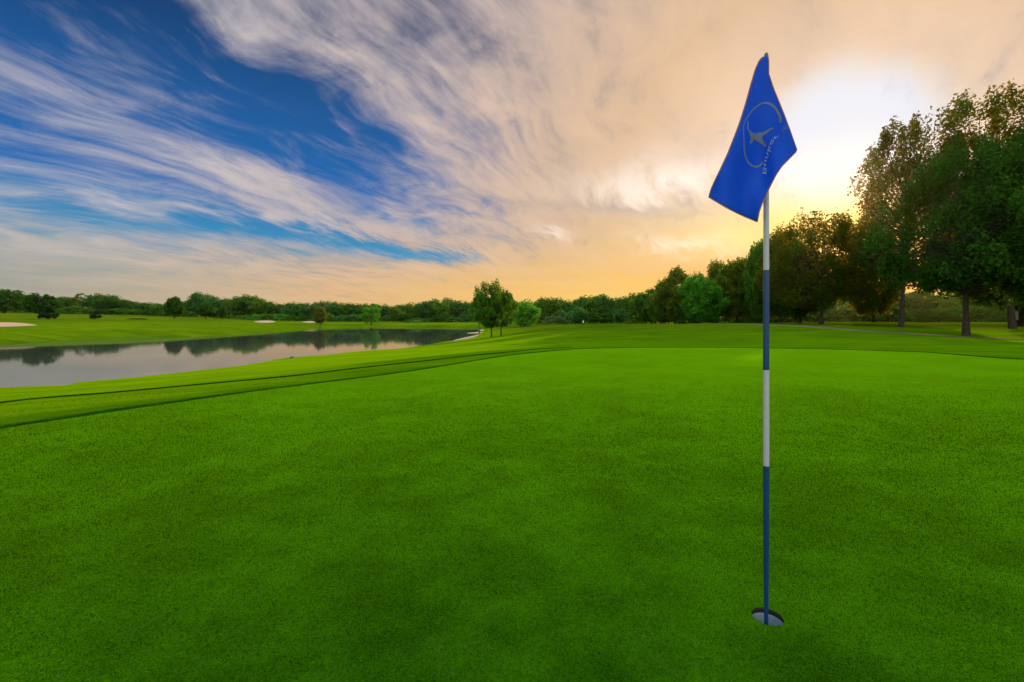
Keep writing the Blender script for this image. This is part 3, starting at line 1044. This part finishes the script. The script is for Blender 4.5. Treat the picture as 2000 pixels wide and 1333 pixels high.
# ------------------------------------------------------------------ fringe steps, path, bunkers, mud
simple_mat("thatch_shade", (0.022, 0.090, 0.001), 0.95, 0.4, 40, Specular_IOR_Level=0.0, IOR=1.001)  # cut stems, tone darkened to draw the shade line of the step
simple_mat("asphalt", (0.11, 0.105, 0.055), 0.42, 0.2, 3.0)
simple_mat("sand", (0.48, 0.33, 0.25), 0.9, 0.08, 1.5)
simple_mat("sand_pale", (0.40, 0.33, 0.23), 0.9, 0.08, 1.5)
simple_mat("mud", (0.34, 0.29, 0.26), 0.55, 0.25, 1.2)


def ribbon(name, line, prof, mats, slots, step=0.25):
    """a strip along a ground line; prof = (distance to its left, height over the ground)."""
    L = smooth_poly(line, 24, closed=False)
    t = np.gradient(L, axis=0)
    t /= np.linalg.norm(t, axis=1)[:, None] + 1e-9
    nrm = np.stack([-t[:, 1], t[:, 0]], -1)
    rows = []
    rng = np.random.default_rng(5)
    wob = np.convolve(rng.normal(0, 1, len(L) + 8), np.ones(9) / 9, 'valid') * 0.02
    for off, hgt in prof:
        p = L + nrm * (off + wob[:len(L), None] * (1 if abs(off) < 0.2 else 0.3))
        rows.append(np.stack([p[:, 0], p[:, 1], H(p[:, 0], p[:, 1]) + hgt], -1))
    V = np.stack(rows, 1).reshape(-1, 3)
    n, k = len(L), len(prof)
    i = np.arange(n - 1)[:, None] * k
    j = np.arange(k - 1)[None, :]
    Fq = np.stack([i + j, i + k + j, i + k + j + 1, i + j + 1], -1).reshape(-1, 4)
    me = np_mesh(name, V, [Fq], None, True, {"green_d": ('POINT', np.full(len(V), 0.5)), "meadow": ('POINT', np.zeros(len(V)))})
    for m in mats:
        me.materials.append(MATS[m])
    me.polygons.foreach_set("material_index", np.tile(np.asarray(slots, dtype=np.int32), n - 1))
    o = mesh_obj(name, me)
    return tag(o, kind='structure')


edge_a = [(-6.6, 2.2), (-5.75, 3.75)] + GREEN + [(18.5, 11.5)]
ribbon("fringe_step", edge_a, [(-0.05, -0.006), (0.0, 0.002), (0.05, 0.008), (0.12, 0.010), (0.5, 0.009), (1.2, 0.004), (1.8, -0.02)],
       ["turf", "thatch_shade"], [1, 1, 0, 0, 0, 0])
LINE_B = [(-160, 815), (53, 782), (214, 769), (428, 749), (560, 737), (695, 721), (850, 704), (1000, 688), (1120, 679)]
edge_b = [ground_px(*p) for p in LINE_B]
ribbon("rough_step", edge_b, [(-0.08, -0.008), (0.0, 0.003), (0.08, 0.011), (0.20, 0.014), (0.7, 0.012), (1.4, 0.004), (2.0, -0.03)],
       ["turf", "thatch_shade"], [1, 1, 0, 0, 0, 0])

PATH_PX = [(1430, 632.6), (1470, 634.6), (1505, 638), (1550, 643), (1600, 647.5), (1640, 650.5), (1700, 654), (1800, 657.5), (1900, 660.5),
           (2000, 663.5), (2150, 669)]
path_line = [((px - 1000) / F * D, D) for (px, _), D in zip(PATH_PX, (62, 57, 51, 46, 42.5, 40, 37.5, 34.8, 32.2, 30, 27))]
ribbon("cart_path", path_line, [(-0.85, -0.03), (-0.8, 0.015), (0, 0.025), (0.8, 0.015), (0.85, -0.03)], ["asphalt"], [0, 0, 0, 0])


def bunker(name, near_px, far_px, rise, mat):
    """a sand face between its near and far edge, both given by photo pixels on the ground."""
    n, k = 40, 8
    A = smooth_poly([ground_px(*p) for p in near_px], 10, False)
    B = smooth_poly([ground_px(*p) for p in far_px], 10, False)
    s = np.linspace(0, 1, n)

    def res(P):
        u = np.linspace(0, 1, len(P))
        return np.stack([np.interp(s, u, P[:, 0]), np.interp(s, u, P[:, 1])], -1)
    A, B = res(A), res(B)
    rows = []
    for i in range(k):
        t = i / (k - 1)
        p = A * (1 - t) + B * t
        z = H(p[:, 0], p[:, 1]) + 0.03 + rise * t ** 2 * np.sin(np.pi * s) ** 0.6
        rows.append(np.stack([p[:, 0], p[:, 1], z], -1))
    last = rows[-1].copy()
    last[:, 1] += 0.6
    last[:, 2] = H(last[:, 0], last[:, 1]) - 0.1
    rows.append(last)
    V = np.stack(rows, 0).reshape(-1, 3)
    i = np.arange(k)[:, None] * n
    j = np.arange(n - 1)[None, :]
    Fq = np.stack([i + j, i + j + 1, i + n + j + 1, i + n + j], -1).reshape(-1, 4)
    o = mesh_obj(name, np_mesh(name, V, [Fq], MATS[mat], True))
    return o


tag(bunker("sand_bunker", [(-90, 640), (-20, 639.5), (30, 638.5), (72, 636.5)], [(-90, 633), (-20, 632), (30, 632.5), (72, 636.2)], 0.12, "sand"),
    "pink sand bunker on the far bank cut by the left edge", "bunker", "sand bunkers on the far bank")
tag(bunker("sand_bunker", [(496, 629.3), (510, 631), (525, 631), (538, 629.5)], [(496, 629), (510, 628.6), (525, 628.4), (538, 629.2)], 0.35, "sand_pale"),
    "small pale sand bunker in front of the pale bushes", "bunker", "sand bunkers on the far bank")
tag(bunker("sand_bunker", [(590, 629.6), (600, 631), (611, 631), (618, 629.8)], [(590, 629.4), (600, 629), (611, 629), (618, 629.6)], 0.22, "sand_pale"),
    "smallest pale sand bunker beside the brownish tree", "bunker", "sand bunkers on the far bank")


def flat_patch(name, px, z, mat):
    import bmesh
    P = smooth_poly([unproj(a, b, z) for a, b in px], 5)
    bm = bmesh.new()
    top = [bm.verts.new((p[0], p[1], z)) for p in P]
    f = bm.faces.new(top)
    f.normal_update()
    if f.normal.z < 0:
        f.normal_flip()
    r = bmesh.ops.extrude_face_region(bm, geom=[f])
    for v in r['geom']:
        if isinstance(v, bmesh.types.BMVert):
            v.co.z += 0.03
    bmesh.ops.triangulate(bm, faces=bm.faces[:])
    bmesh.ops.recalc_face_normals(bm, faces=bm.faces[:])
    me = bpy.data.meshes.new(name)
    bm.to_mesh(me)
    bm.free()
    me.materials.append(MATS[mat])
    return tag(mesh_obj(name, me), kind='structure')


flat_patch("mud_flat", [(884, 666.5), (900, 661.5), (918, 657.8), (934, 654.2), (938, 655.2), (926, 660.5), (905, 666.2), (890, 668.5)], WATER_Z - 0.01, "mud")
flat_patch("mud_flat", [(912, 651.2), (926, 649.6), (940, 648.6), (942, 650.0), (930, 651.6), (918, 652.2)], WATER_Z - 0.01, "mud")
flat_patch("mud_flat", [(934, 645.2), (944, 644.4), (950, 645.6), (947, 648.0), (940, 646.8)], WATER_Z - 0.01, "mud")

# ------------------------------------------------------------------ flagstick and cup
PX, PY = (1496.5 - 1000) / F * 1.733, 1.733


def zrow(py, D=PY):
    return CAM_Z + (HOR - py) / F * D


def pole_mat():
    m, g, out = new_mat("painted_pole")
    tc = g.node("ShaderNodeTexCoord")
    sep = g.node("ShaderNodeSeparateXYZ")
    g.nt.links.new(tc.outputs['Object'], sep.inputs[0])
    z = E(g, sep.outputs[2])
    z1, z2, z3 = zrow(910), zrow(723), zrow(528)
    b = g.m('GREATER_THAN', z, z1) - g.m('GREATER_THAN', z, z2) + g.m('GREATER_THAN', z, z3)
    sp = g.noise(tc.outputs['Object'], 260.0, 3, 0.7)
    chip = g.ss(sp, 0.66, 0.72)
    dirt = g.noise(tc.outputs['Object'], 18.0, 4, 0.6)
    white = g.mix(dirt, (0.36, 0.40, 0.44), (0.48, 0.51, 0.54))
    blue = g.mix(dirt, (0.002, 0.035, 0.120), (0.003, 0.055, 0.170))
    blue = g.mix(chip * 0.5, blue, (0.10, 0.22, 0.40))
    top = g.ss(z, 1.95, 2.0)
    c = g.mix(b, blue, white)
    c = g.mix(top, c, (0.16, 0.12, 0.07))
    bump = g.node("ShaderNodeBump")
    bump.inputs['Strength'].default_value = 0.25
    bump.inputs['Distance'].default_value = 0.001
    g.put(bump.inputs['Height'], sp)
    p = principled(g, Base_Color=c, Roughness=0.38)
    g.nt.links.new(bump.outputs[0], p.inputs['Normal'])
    g.nt.links.new(p.outputs[0], out.inputs[0])


pole_mat()
simple_mat("pole_cap", (0.10, 0.075, 0.035), 0.4, 0.2, 60)
simple_mat("hem_backlight", (0.42, 0.16, 0.07), 0.8, 0.2, 200)
simple_mat("print_ink", (0.10, 0.15, 0.24), 0.7, 0.25, 90)
simple_mat("print_pale", (0.20, 0.32, 0.62), 0.7, 0.2, 90)
simple_mat("cup_plastic", (0.13, 0.23, 0.30), 0.45, 0.06, 40)
simple_mat("cup_soil", (0.012, 0.012, 0.006), 0.95, 0.5, 120)


def flag_mat():
    m, g, out = new_mat("flag_nylon")
    tc = g.node("ShaderNodeTexCoord")
    n = g.noise(tc.outputs['Object'], 14.0, 4, 0.6)
    wv = g.noise(tc.outputs['Object'], 420.0, 2, 0.6)
    c = g.mix(n * 0.6 + wv * 0.4, (0.001, 0.100, 0.78), (0.003, 0.180, 0.96))
    bump = g.node("ShaderNodeBump")
    bump.inputs['Strength'].default_value = 0.2
    bump.inputs['Distance'].default_value = 0.002
    g.put(bump.inputs['Height'], wv + n * 2.0)
    p = principled(g, Base_Color=c, Roughness=0.55, Specular_IOR_Level=0.25)
    g.nt.links.new(bump.outputs[0], p.inputs['Normal'])
    tr = g.node("ShaderNodeBsdfTranslucent")
    g.put(tr.inputs[0], (0.002, 0.09, 0.85))
    mx = g.node("ShaderNodeMixShader")
    mx.inputs[0].default_value = 0.5
    g.nt.links.new(p.outputs[0], mx.inputs[1])
    g.nt.links.new(tr.outputs[0], mx.inputs[2])
    g.nt.links.new(mx.outputs[0], out.inputs[0])


flag_mat()

stick = empty("golf_flagstick", (PX, PY, 0.0))
tag(stick, "blue and white striped flagstick with a drooping blue flag standing in the cup", "flagstick")
pb = MB()
pb.lathe([(0.0068, -0.13), (0.0072, 0.0), (0.0082, 0.10), (0.0100, 0.30), (0.0108, 0.55), (0.0108, 1.0), (0.0102, 1.35), (0.0090, 1.75), (0.0075, 2.04), (0.0070, 2.115)], 24, True, True)
mesh_obj("pole", pb.mesh("pole", MATS["painted_pole"]), stick)
cb = MB()
cb.lathe([(0.0072, 2.098), (0.0098, 2.102), (0.0102, 2.118), (0.0085, 2.124), (0.0080, 2.132), (0.0062, 2.142), (0.0025, 2.1475)], 20, True, True)
mesh_obj("pole_cap", cb.mesh("pole_cap", MATS["pole_cap"]), stick)


def flag_depth(px, py):
    px, py = np.asarray(px, dtype=float), np.asarray(py, dtype=float)
    t = np.clip((py - 110) / 320, 0, 1)
    d = 1.733 - 0.020 - 0.022 * t
    c = px - (1494 - (py - 110) * 0.09)                  # across, from the middle of the cloth
    amp = 0.005 + 0.021 * np.minimum(t * 2.2, 1)
    d = d + amp * np.sin(c / 17.0 + t * 1.6 + 0.6) + 0.005 * t * np.sin(c / 9.0 - py / 26.0)
    d = d + 0.005 * np.sin(py / 23.0 + c / 30.0) * t - 0.03 * sstep(px, 1515, 1557) * t
    return d


def flag_pt(px, py, lift=0.0):
    d = flag_depth(px, py)
    X = (np.asarray(px) - 1000) / F * (d - lift)
    Z = CAM_Z + (HOR - np.asarray(py)) / F * (d - lift)
    return np.stack([X - PX, d - lift - PY, Z], -1)


def arc(pts, n):
    P = np.asarray(pts, dtype=float)
    s = np.concatenate([[0], np.cumsum(np.linalg.norm(np.diff(P, axis=0), axis=1))])
    u = np.linspace(0, s[-1], n)
    return np.stack([np.interp(u, s, P[:, 0]), np.interp(u, s, P[:, 1])], -1)


FL = [(1489, 112), (1482, 120), (1475, 136), (1467, 163), (1456, 203), (1445.6, 236), (1435, 265), (1421, 300.5), (1402, 341), (1389, 369), (1384, 385.5)]
FR = [(1498, 109), (1501.4, 116), (1501.5, 145), (1510, 171), (1521, 198), (1532, 225), (1543, 255), (1552, 281), (1557, 295), (1543, 309), (1526.5, 326),
      (1516, 342), (1506, 361), (1497, 380), (1488, 400), (1483, 414), (1479, 434)]
NL, NS = 60, 34
La, Ra = arc(FL, NL), arc(FR, NL)
ss_ = np.linspace(0, 1, NS)
gx = La[:, None, 0] * (1 - ss_) + Ra[:, None, 0] * ss_
gy = La[:, None, 1] * (1 - ss_) + Ra[:, None, 1] * ss_
tt = np.linspace(0, 1, NL)[:, None]
gy = gy + 3.0 * np.sin(np.pi * ss_)[None, :] * sstep(tt, 0.7, 1.0)
FV = flag_pt(gx, gy).reshape(-1, 3)
i = np.arange(NL - 1)[:, None] * NS
j = np.arange(NS - 1)[None, :]
FQ = np.stack([i + j, i + NS + j, i + NS + j + 1, i + j + 1], -1).reshape(-1, 4)
flag = mesh_obj("flag", np_mesh("flag", FV, [FQ], MATS["flag_nylon"], True), stick)
md = flag.modifiers.new("thickness", 'SOLIDIFY')
md.thickness = 0.0014
md.offset = 0.0
flag['label'] = "blue nylon flag hanging in folds with a mirrored golfer emblem"
# hem round the edge, its orange painted in as the backlit rim
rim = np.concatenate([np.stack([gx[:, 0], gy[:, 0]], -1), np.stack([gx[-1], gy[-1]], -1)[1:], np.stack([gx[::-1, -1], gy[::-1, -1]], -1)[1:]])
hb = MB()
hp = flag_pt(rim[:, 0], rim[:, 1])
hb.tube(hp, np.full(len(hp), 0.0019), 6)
mesh_obj("hem", hb.mesh("hem", MATS["hem_backlight"]), flag)


def band(pts, widths, mat, name, lift=0.0016, n=90):
    P = smooth_poly(pts, 10, False)
    w = np.interp(np.linspace(0, 1, len(P)), np.linspace(0, 1, len(widths)), widths)
    t = np.gradient(P, axis=0)
    t /= np.linalg.norm(t, axis=1)[:, None] + 1e-9
    nr = np.stack([-t[:, 1], t[:, 0]], -1)
    A, B = P + nr * w[:, None] / 2, P - nr * w[:, None] / 2
    V = np.stack([flag_pt(A[:, 0], A[:, 1], lift), flag_pt(B[:, 0], B[:, 1], lift)], 1).reshape(-1, 3)
    k = np.arange(len(P) - 1)[:, None] * 2
    return V, np.concatenate([k, k + 1, k + 3, k + 2], 1)


ring = [(1525, 240), (1523, 227), (1516, 214), (1506, 204.5), (1495, 201.5), (1484, 204.5), (1470.5, 215), (1457, 234), (1452.3, 248), (1452.4, 262), (1453, 275),
        (1454.4, 299), (1460, 315), (1468, 323.5), (1477, 326), (1485, 323.5), (1489, 316)]
rv, rf = band(ring, [5.5, 5.5, 4.5, 3.0, 2.4, 1.8, 1.8, 2.6, 4.2, 4.2, 3.0], None, "ring")
mesh_obj("emblem_ring", np_mesh("emblem_ring", rv, [rf], MATS["print_ink"], True), flag)


def cloth_polygon(name, pts, mat, lift):
    import bmesh
    bm = bmesh.new()
    f = bm.faces.new([bm.verts.new((p[0], p[1], 0)) for p in pts])
    bmesh.ops.triangulate(bm, faces=[f])
    bmesh.ops.subdivide_edges(bm, edges=bm.edges[:], cuts=2, use_grid_fill=True)
    co = np.array([v.co[:] for v in bm.verts])
    q = flag_pt(co[:, 0], co[:, 1], lift)
    for v, c in zip(bm.verts, q):
        v.co = c
    me = bpy.data.meshes.new(name)
    bm.to_mesh(me)
    bm.free()
    me.materials.append(MATS[mat])
    return mesh_obj(name, me, flag)


golfer = [(265, 545), (290, 592), (340, 605), (380, 588), (430, 590), (490, 560), (540, 533), (600, 512), (602, 530), (548, 556), (500, 602), (442, 640), (428, 672),
          (452, 710), (492, 775), (488, 800), (468, 788), (420, 750), (350, 706), (308, 685), (292, 742), (258, 752), (244, 722), (270, 690), (282, 650), (252, 610), (244, 570)]
cloth_polygon("emblem_golfer", [(1430 + a / 7.407, 180 + b / 7.407) for a, b in golfer], "print_ink", 0.0016)
cv, cf = band([(1461, 237), (1460.5, 248), (1462, 256)], [1.0, 1.0], None, "club")
mesh_obj("emblem_club", np_mesh("emblem_club", cv, [cf], MATS["print_pale"], True), flag)


def flag_text(body, path, height, mat, name):
    cu = bpy.data.curves.new("lettering", 'FONT')
    cu.body = body
    cu.size = 1.0
    cu.resolution_u = 3
    tmp = bpy.data.objects.new("lettering_curve", cu)
    COL.objects.link(tmp)
    dg = bpy.context.evaluated_depsgraph_get()
    me0 = bpy.data.meshes.new_from_object(tmp.evaluated_get(dg))
    bpy.data.objects.remove(tmp)
    co = np.zeros(len(me0.vertices) * 3, dtype=np.float32)
    me0.vertices.foreach_get("co", co)
    co = co.reshape(-1, 3)
    x0, x1 = co[:, 0].min(), co[:, 0].max()
    u = (co[:, 0] - x0) / (x1 - x0)
    P = smooth_poly(path, 12, False)
    s = np.concatenate([[0], np.cumsum(np.linalg.norm(np.diff(P, axis=0), axis=1))])
    s /= s[-1]
    t = np.gradient(P, axis=0)
    t /= np.linalg.norm(t, axis=1)[:, None]
    pxv, pyv = np.interp(u, s, P[:, 0]), np.interp(u, s, P[:, 1])
    tx, ty = np.interp(u, s, t[:, 0]), np.interp(u, s, t[:, 1])
    hgt = (co[:, 1] - 0.30) * height / 0.7
    q = flag_pt(pxv - ty * hgt, pyv + tx * hgt, 0.0018)
    me0.vertices.foreach_set("co", q.astype(np.float32).ravel())
    me0.update()
    me0.materials.clear()
    me0.materials.append(MATS[mat])
    me0.name = name
    return mesh_obj(name, me0, flag)


flag_text("Bunker", [(1492.5, 340), (1495.5, 318), (1500, 299), (1504.5, 286), (1511, 274), (1520, 264)], 7.5, "print_pale", "lettering")
flag_text("Hill", [(1527, 256), (1533, 250), (1541, 247)], 8.0, "print_ink", "lettering")

cup = empty("hole_cup", (CUP[0], CUP[1], 0.0))
tag(cup, "white lined golf hole cup sunk into the green at the foot of the flagstick", "golf hole")
z0 = Hs(*CUP)
lb_ = MB()
lb_.lathe([(0.0505, -0.165), (0.0535, -0.16), (0.0535, z0 - 0.021), (0.0550, z0 - 0.020), (0.0565, z0 - 0.023)], 48, False, True)
mesh_obj("liner", lb_.mesh("liner", MATS["cup_plastic"]), cup)
sb_ = MB()
sb_.lathe([(0.0575, z0 - 0.027), (0.0552, z0 - 0.021), (0.0546, z0 - 0.012), (0.0543, z0 - 0.001), (0.056, z0 + 0.0005)], 48)
mesh_obj("soil_wall", sb_.mesh("soil_wall", MATS["cup_soil"]), cup)

# ------------------------------------------------------------------ small things
simple_mat("white_paint", (0.72, 0.74, 0.76), 0.5, 0.05, 8)
simple_mat("tan_paint", (0.35, 0.22, 0.10), 0.6, 0.1, 8)
simple_mat("post_wood", (0.06, 0.045, 0.03), 0.8, 0.2, 12)
simple_mat("dry_stem", (0.22, 0.15, 0.07), 0.8, 0.2, 12)
simple_mat("stone", (0.13, 0.12, 0.10), 0.9, 0.3, 20)


def stake(px, D, top, wpx, label, split):
    X = (px - 1000) / F * D
    z = Hs(X, D)
    h = CAM_Z + (HOR - top) / F * D - z
    r = wpx / F * D / 2
    e = empty("marker_stake", (X, D, z))
    tag(e, label, "marker stake")
    m = MB()
    m.lathe([(r * 0.9, h * split), (r, h * split + 0.02), (r, h * 0.90), (r * 0.8, h * 0.92)], 12, True, True)
    mesh_obj("marker_sleeve", m.mesh("marker_sleeve", MATS["white_paint"]), e)
    m = MB()
    m.lathe([(r * 0.45, -0.2), (r * 0.45, h * split + 0.01)], 10, True, True)
    mesh_obj("post", m.mesh("post", MATS["post_wood"]), e)
    m = MB()
    m.lathe([(r * 0.8, h * 0.92), (r * 0.9, h * 0.94), (r * 0.6, h), (r * 0.1, h * 1.01)], 12, True, True)
    mesh_obj("cap", m.mesh("cap", MATS["tan_paint"]), e)


stake(1986, 52, 606, 4.2, "white marker stake with a tan cap by the dark right edge", 0.40)
stake(1139, 78, 626.3, 2.2, "tiny white marker stake on the crest of the fairway mound", 0.45)

X, Y = ground_px(150, 746)
reed = empty("dry_reed", (X, Y, Hs(X, Y)))
tag(reed, "brown bent dry reed sticking up at the near lake shore", "reed")
m = MB()
m.tube([(0.06, 0, -0.05), (0.03, 0, 0.06), (-0.01, 0, 0.13), (-0.05, 0.01, 0.20)], [0.014, 0.013, 0.016, 0.006], 6)
mesh_obj("stem", m.mesh("stem", MATS["dry_stem"]), reed)
m = MB()
m.tube([(0.05, 0, -0.02), (0.075, 0.01, 0.04), (0.06, 0.02, 0.10), (0.03, 0.02, 0.13)], [0.010, 0.012, 0.009, 0.003], 5)
mesh_obj("leaf_blade", m.mesh("leaf_blade", MATS["dry_stem"]), reed)

X, Y = ground_px(571, 700)
rng = np.random.default_rng(3)
m = MB()
m.lathe([(0.02, -0.06), (0.11, -0.03), (0.14, 0.03), (0.10, 0.09), (0.03, 0.12)], 12, True, True)
me = m.mesh("rock", MATS["stone"])
for v in me.vertices:
    k = 1 + 0.18 * math.sin(v.co.x * 31 + v.co.z * 17) + 0.12 * math.sin(v.co.y * 43)
    v.co.x *= k * 1.3
    v.co.y *= k
tag(mesh_obj("rock", me, None, (X, Y, Hs(X, Y))), "small dark rock on the lip of the near lake shore", "rock")

# ------------------------------------------------------------------ grass blades
def blade_mat():
    m, g, out = new_mat("grass_blade")
    at = g.node("ShaderNodeAttribute", attribute_name="tone")
    pos = obj_coord(g)
    patch = g.noise(pos, 0.55, 5, 0.6)
    patch2 = g.noise(pos, 2.6, 4, 0.6)
    t = E(g, at.outputs['Fac']) * 0.75 + g.ss(patch * 0.55 + patch2 * 0.45, 0.38, 0.62, -0.18, 0.34)
    c = g.mix(t, (0.0014, 0.019, 0.0008), (0.013, 0.102, 0.0016))
    p = principled(g, Base_Color=c, Roughness=0.6, Specular_IOR_Level=0.05)
    tr = g.node("ShaderNodeBsdfTranslucent")
    g.put(tr.inputs[0], g.mix(t, (0.004, 0.055, 0.001), (0.035, 0.190, 0.002)))
    mx = g.node("ShaderNodeMixShader")
    mx.inputs[0].default_value = 0.35
    g.nt.links.new(p.outputs[0], mx.inputs[1])
    g.nt.links.new(tr.outputs[0], mx.inputs[2])
    g.nt.links.new(mx.outputs[0], out.inputs[0])


blade_mat()


def blades(rng, X, Y, hgt, wid, lean=0.8):
    n = len(X)
    z = H(X, Y)
    a = rng.uniform(0, 2 * np.pi, n)
    b = rng.uniform(0, 2 * np.pi, n)
    l = rng.uniform(0.1, lean, n) * hgt
    base = np.stack([X, Y, z - 0.001], -1)
    side = np.stack([np.cos(a), np.sin(a), np.zeros(n)], -1) * (wid / 2)[:, None]
    tip = base + np.stack([np.cos(b) * l, np.sin(b) * l, hgt], -1)
    V = np.stack([base - side, base + side, tip], 1).reshape(-1, 3)
    T = np.arange(3 * n).reshape(-1, 3)
    tone = np.repeat(np.clip(rng.normal(0.42, 0.24, n), 0, 1), 3)
    return V, T, tone


def build_grass():
    rng = np.random.default_rng(11)
    outer = GREEN_AREA
    # putting green, thinning out with distance
    n = 680000
    u = rng.uniform(0, 1, n)
    D0, D1 = 1.15, 10.0
    D = (D0 ** -0.5 + u * (D1 ** -0.5 - D0 ** -0.5)) ** -2.0
    X = rng.uniform(-1, 1, n) * (1.2 * D + 0.7)
    ok = (sdist(X, D, outer) < -0.01) & (rng.uniform(0, 1, n) > sstep(D, 3.8, D1)) & (np.hypot(X - CUP[0], D - CUP[1]) > 0.0553)
    X, D = X[ok], D[ok]
    hg = np.minimum(0.0040 + 0.0013 * D, 0.010) * rng.uniform(0.6, 1.4, len(X))
    wd = 0.00105 * D ** 0.85 * rng.uniform(0.7, 1.3, len(X))
    A = blades(rng, X, D, hg, wd, 1.3)
    # taller grass on the fringe and beyond it
    n = 26000
    u = rng.uniform(0, 1, n)
    D0, D1 = 3.0, 13.0
    D = (D0 ** -0.5 + u * (D1 ** -0.5 - D0 ** -0.5)) ** -2.0
    X = rng.uniform(-1.3, 1.25, n) * D
    ok = (sdist(X, D, outer) > 0.0) & (sdist(X, D, LAKE) > 0.6) & (rng.uniform(0, 1, n) > sstep(D, 4.5, D1))
    X, D = X[ok], D[ok]
    hg = np.minimum(0.008 + 0.0012 * D, 0.02) * rng.uniform(0.6, 1.4, len(X))
    B = blades(rng, X, D, hg, 0.0013 * D ** 0.85 * rng.uniform(0.7, 1.3, len(X)), 1.3)
    # a dense standing edge along the two cut lines
    parts = [A, B]
    for line, hh, cnt in ((edge_a, 0.012, 50000), (edge_b, 0.018, 50000)):
        L = smooth_poly(line, 24, False)
        t = np.gradient(L, axis=0)
        t /= np.linalg.norm(t, axis=1)[:, None]
        k = rng.uniform(0, len(L) - 1.001, cnt)
        i0 = k.astype(int)
        P = L[i0] + (L[i0 + 1] - L[i0]) * (k - i0)[:, None]
        off = rng.uniform(0, 1, cnt) ** 2 * 0.22 + 0.005
        P = P + np.stack([-t[i0, 1], t[i0, 0]], -1) * (off[:, None] + 0.03)
        dist = np.hypot(P[:, 0], P[:, 1])
        v = blades(rng, P[:, 0], P[:, 1], hh * rng.uniform(0.6, 1.3, cnt), 0.0014 * dist ** 0.9, 0.9)
        parts.append((v[0] + np.array([0, 0, 0.004]), v[1], v[2]))
    V = np.concatenate([p[0] for p in parts])
    T = np.arange(len(V)).reshape(-1, 3)
    tone = np.concatenate([p[2] for p in parts])
    o = mesh_obj("grass", np_mesh("grass", V, [T], MATS["grass_blade"], False, {"tone": ('POINT', tone)}))
    tag(o, "short mown grass blades of the putting green and its fringe", "grass", None, 'stuff')


build_grass()


# ------------------------------------------------------------------ haze added for the glare round the sun
def build_haze():
    m, g, out = new_mat("haze_glow")
    pv = g.node("ShaderNodeVolumePrincipled")
    pv.inputs['Color'].default_value = (0.92, 0.88, 0.80, 1)
    pv.inputs['Density'].default_value = 0.00009
    pv.inputs['Anisotropy'].default_value = 0.92
    g.nt.links.new(pv.outputs[0], out.inputs['Volume'])
    b = MB()
    v = [(x, y, z) for z in (-3.9, 30.0) for y in (-210, 1210) for x in (-910, 910)]
    b.add(v, [(0, 2, 3, 1), (4, 5, 7, 6), (0, 1, 5, 4), (2, 6, 7, 3), (0, 4, 6, 2), (1, 3, 7, 5)])
    tag(mesh_obj("haze", b.mesh("haze", MATS["haze_glow"], False)), "thin haze added over the whole course for the sun glow", "haze", None, 'stuff')


build_haze()
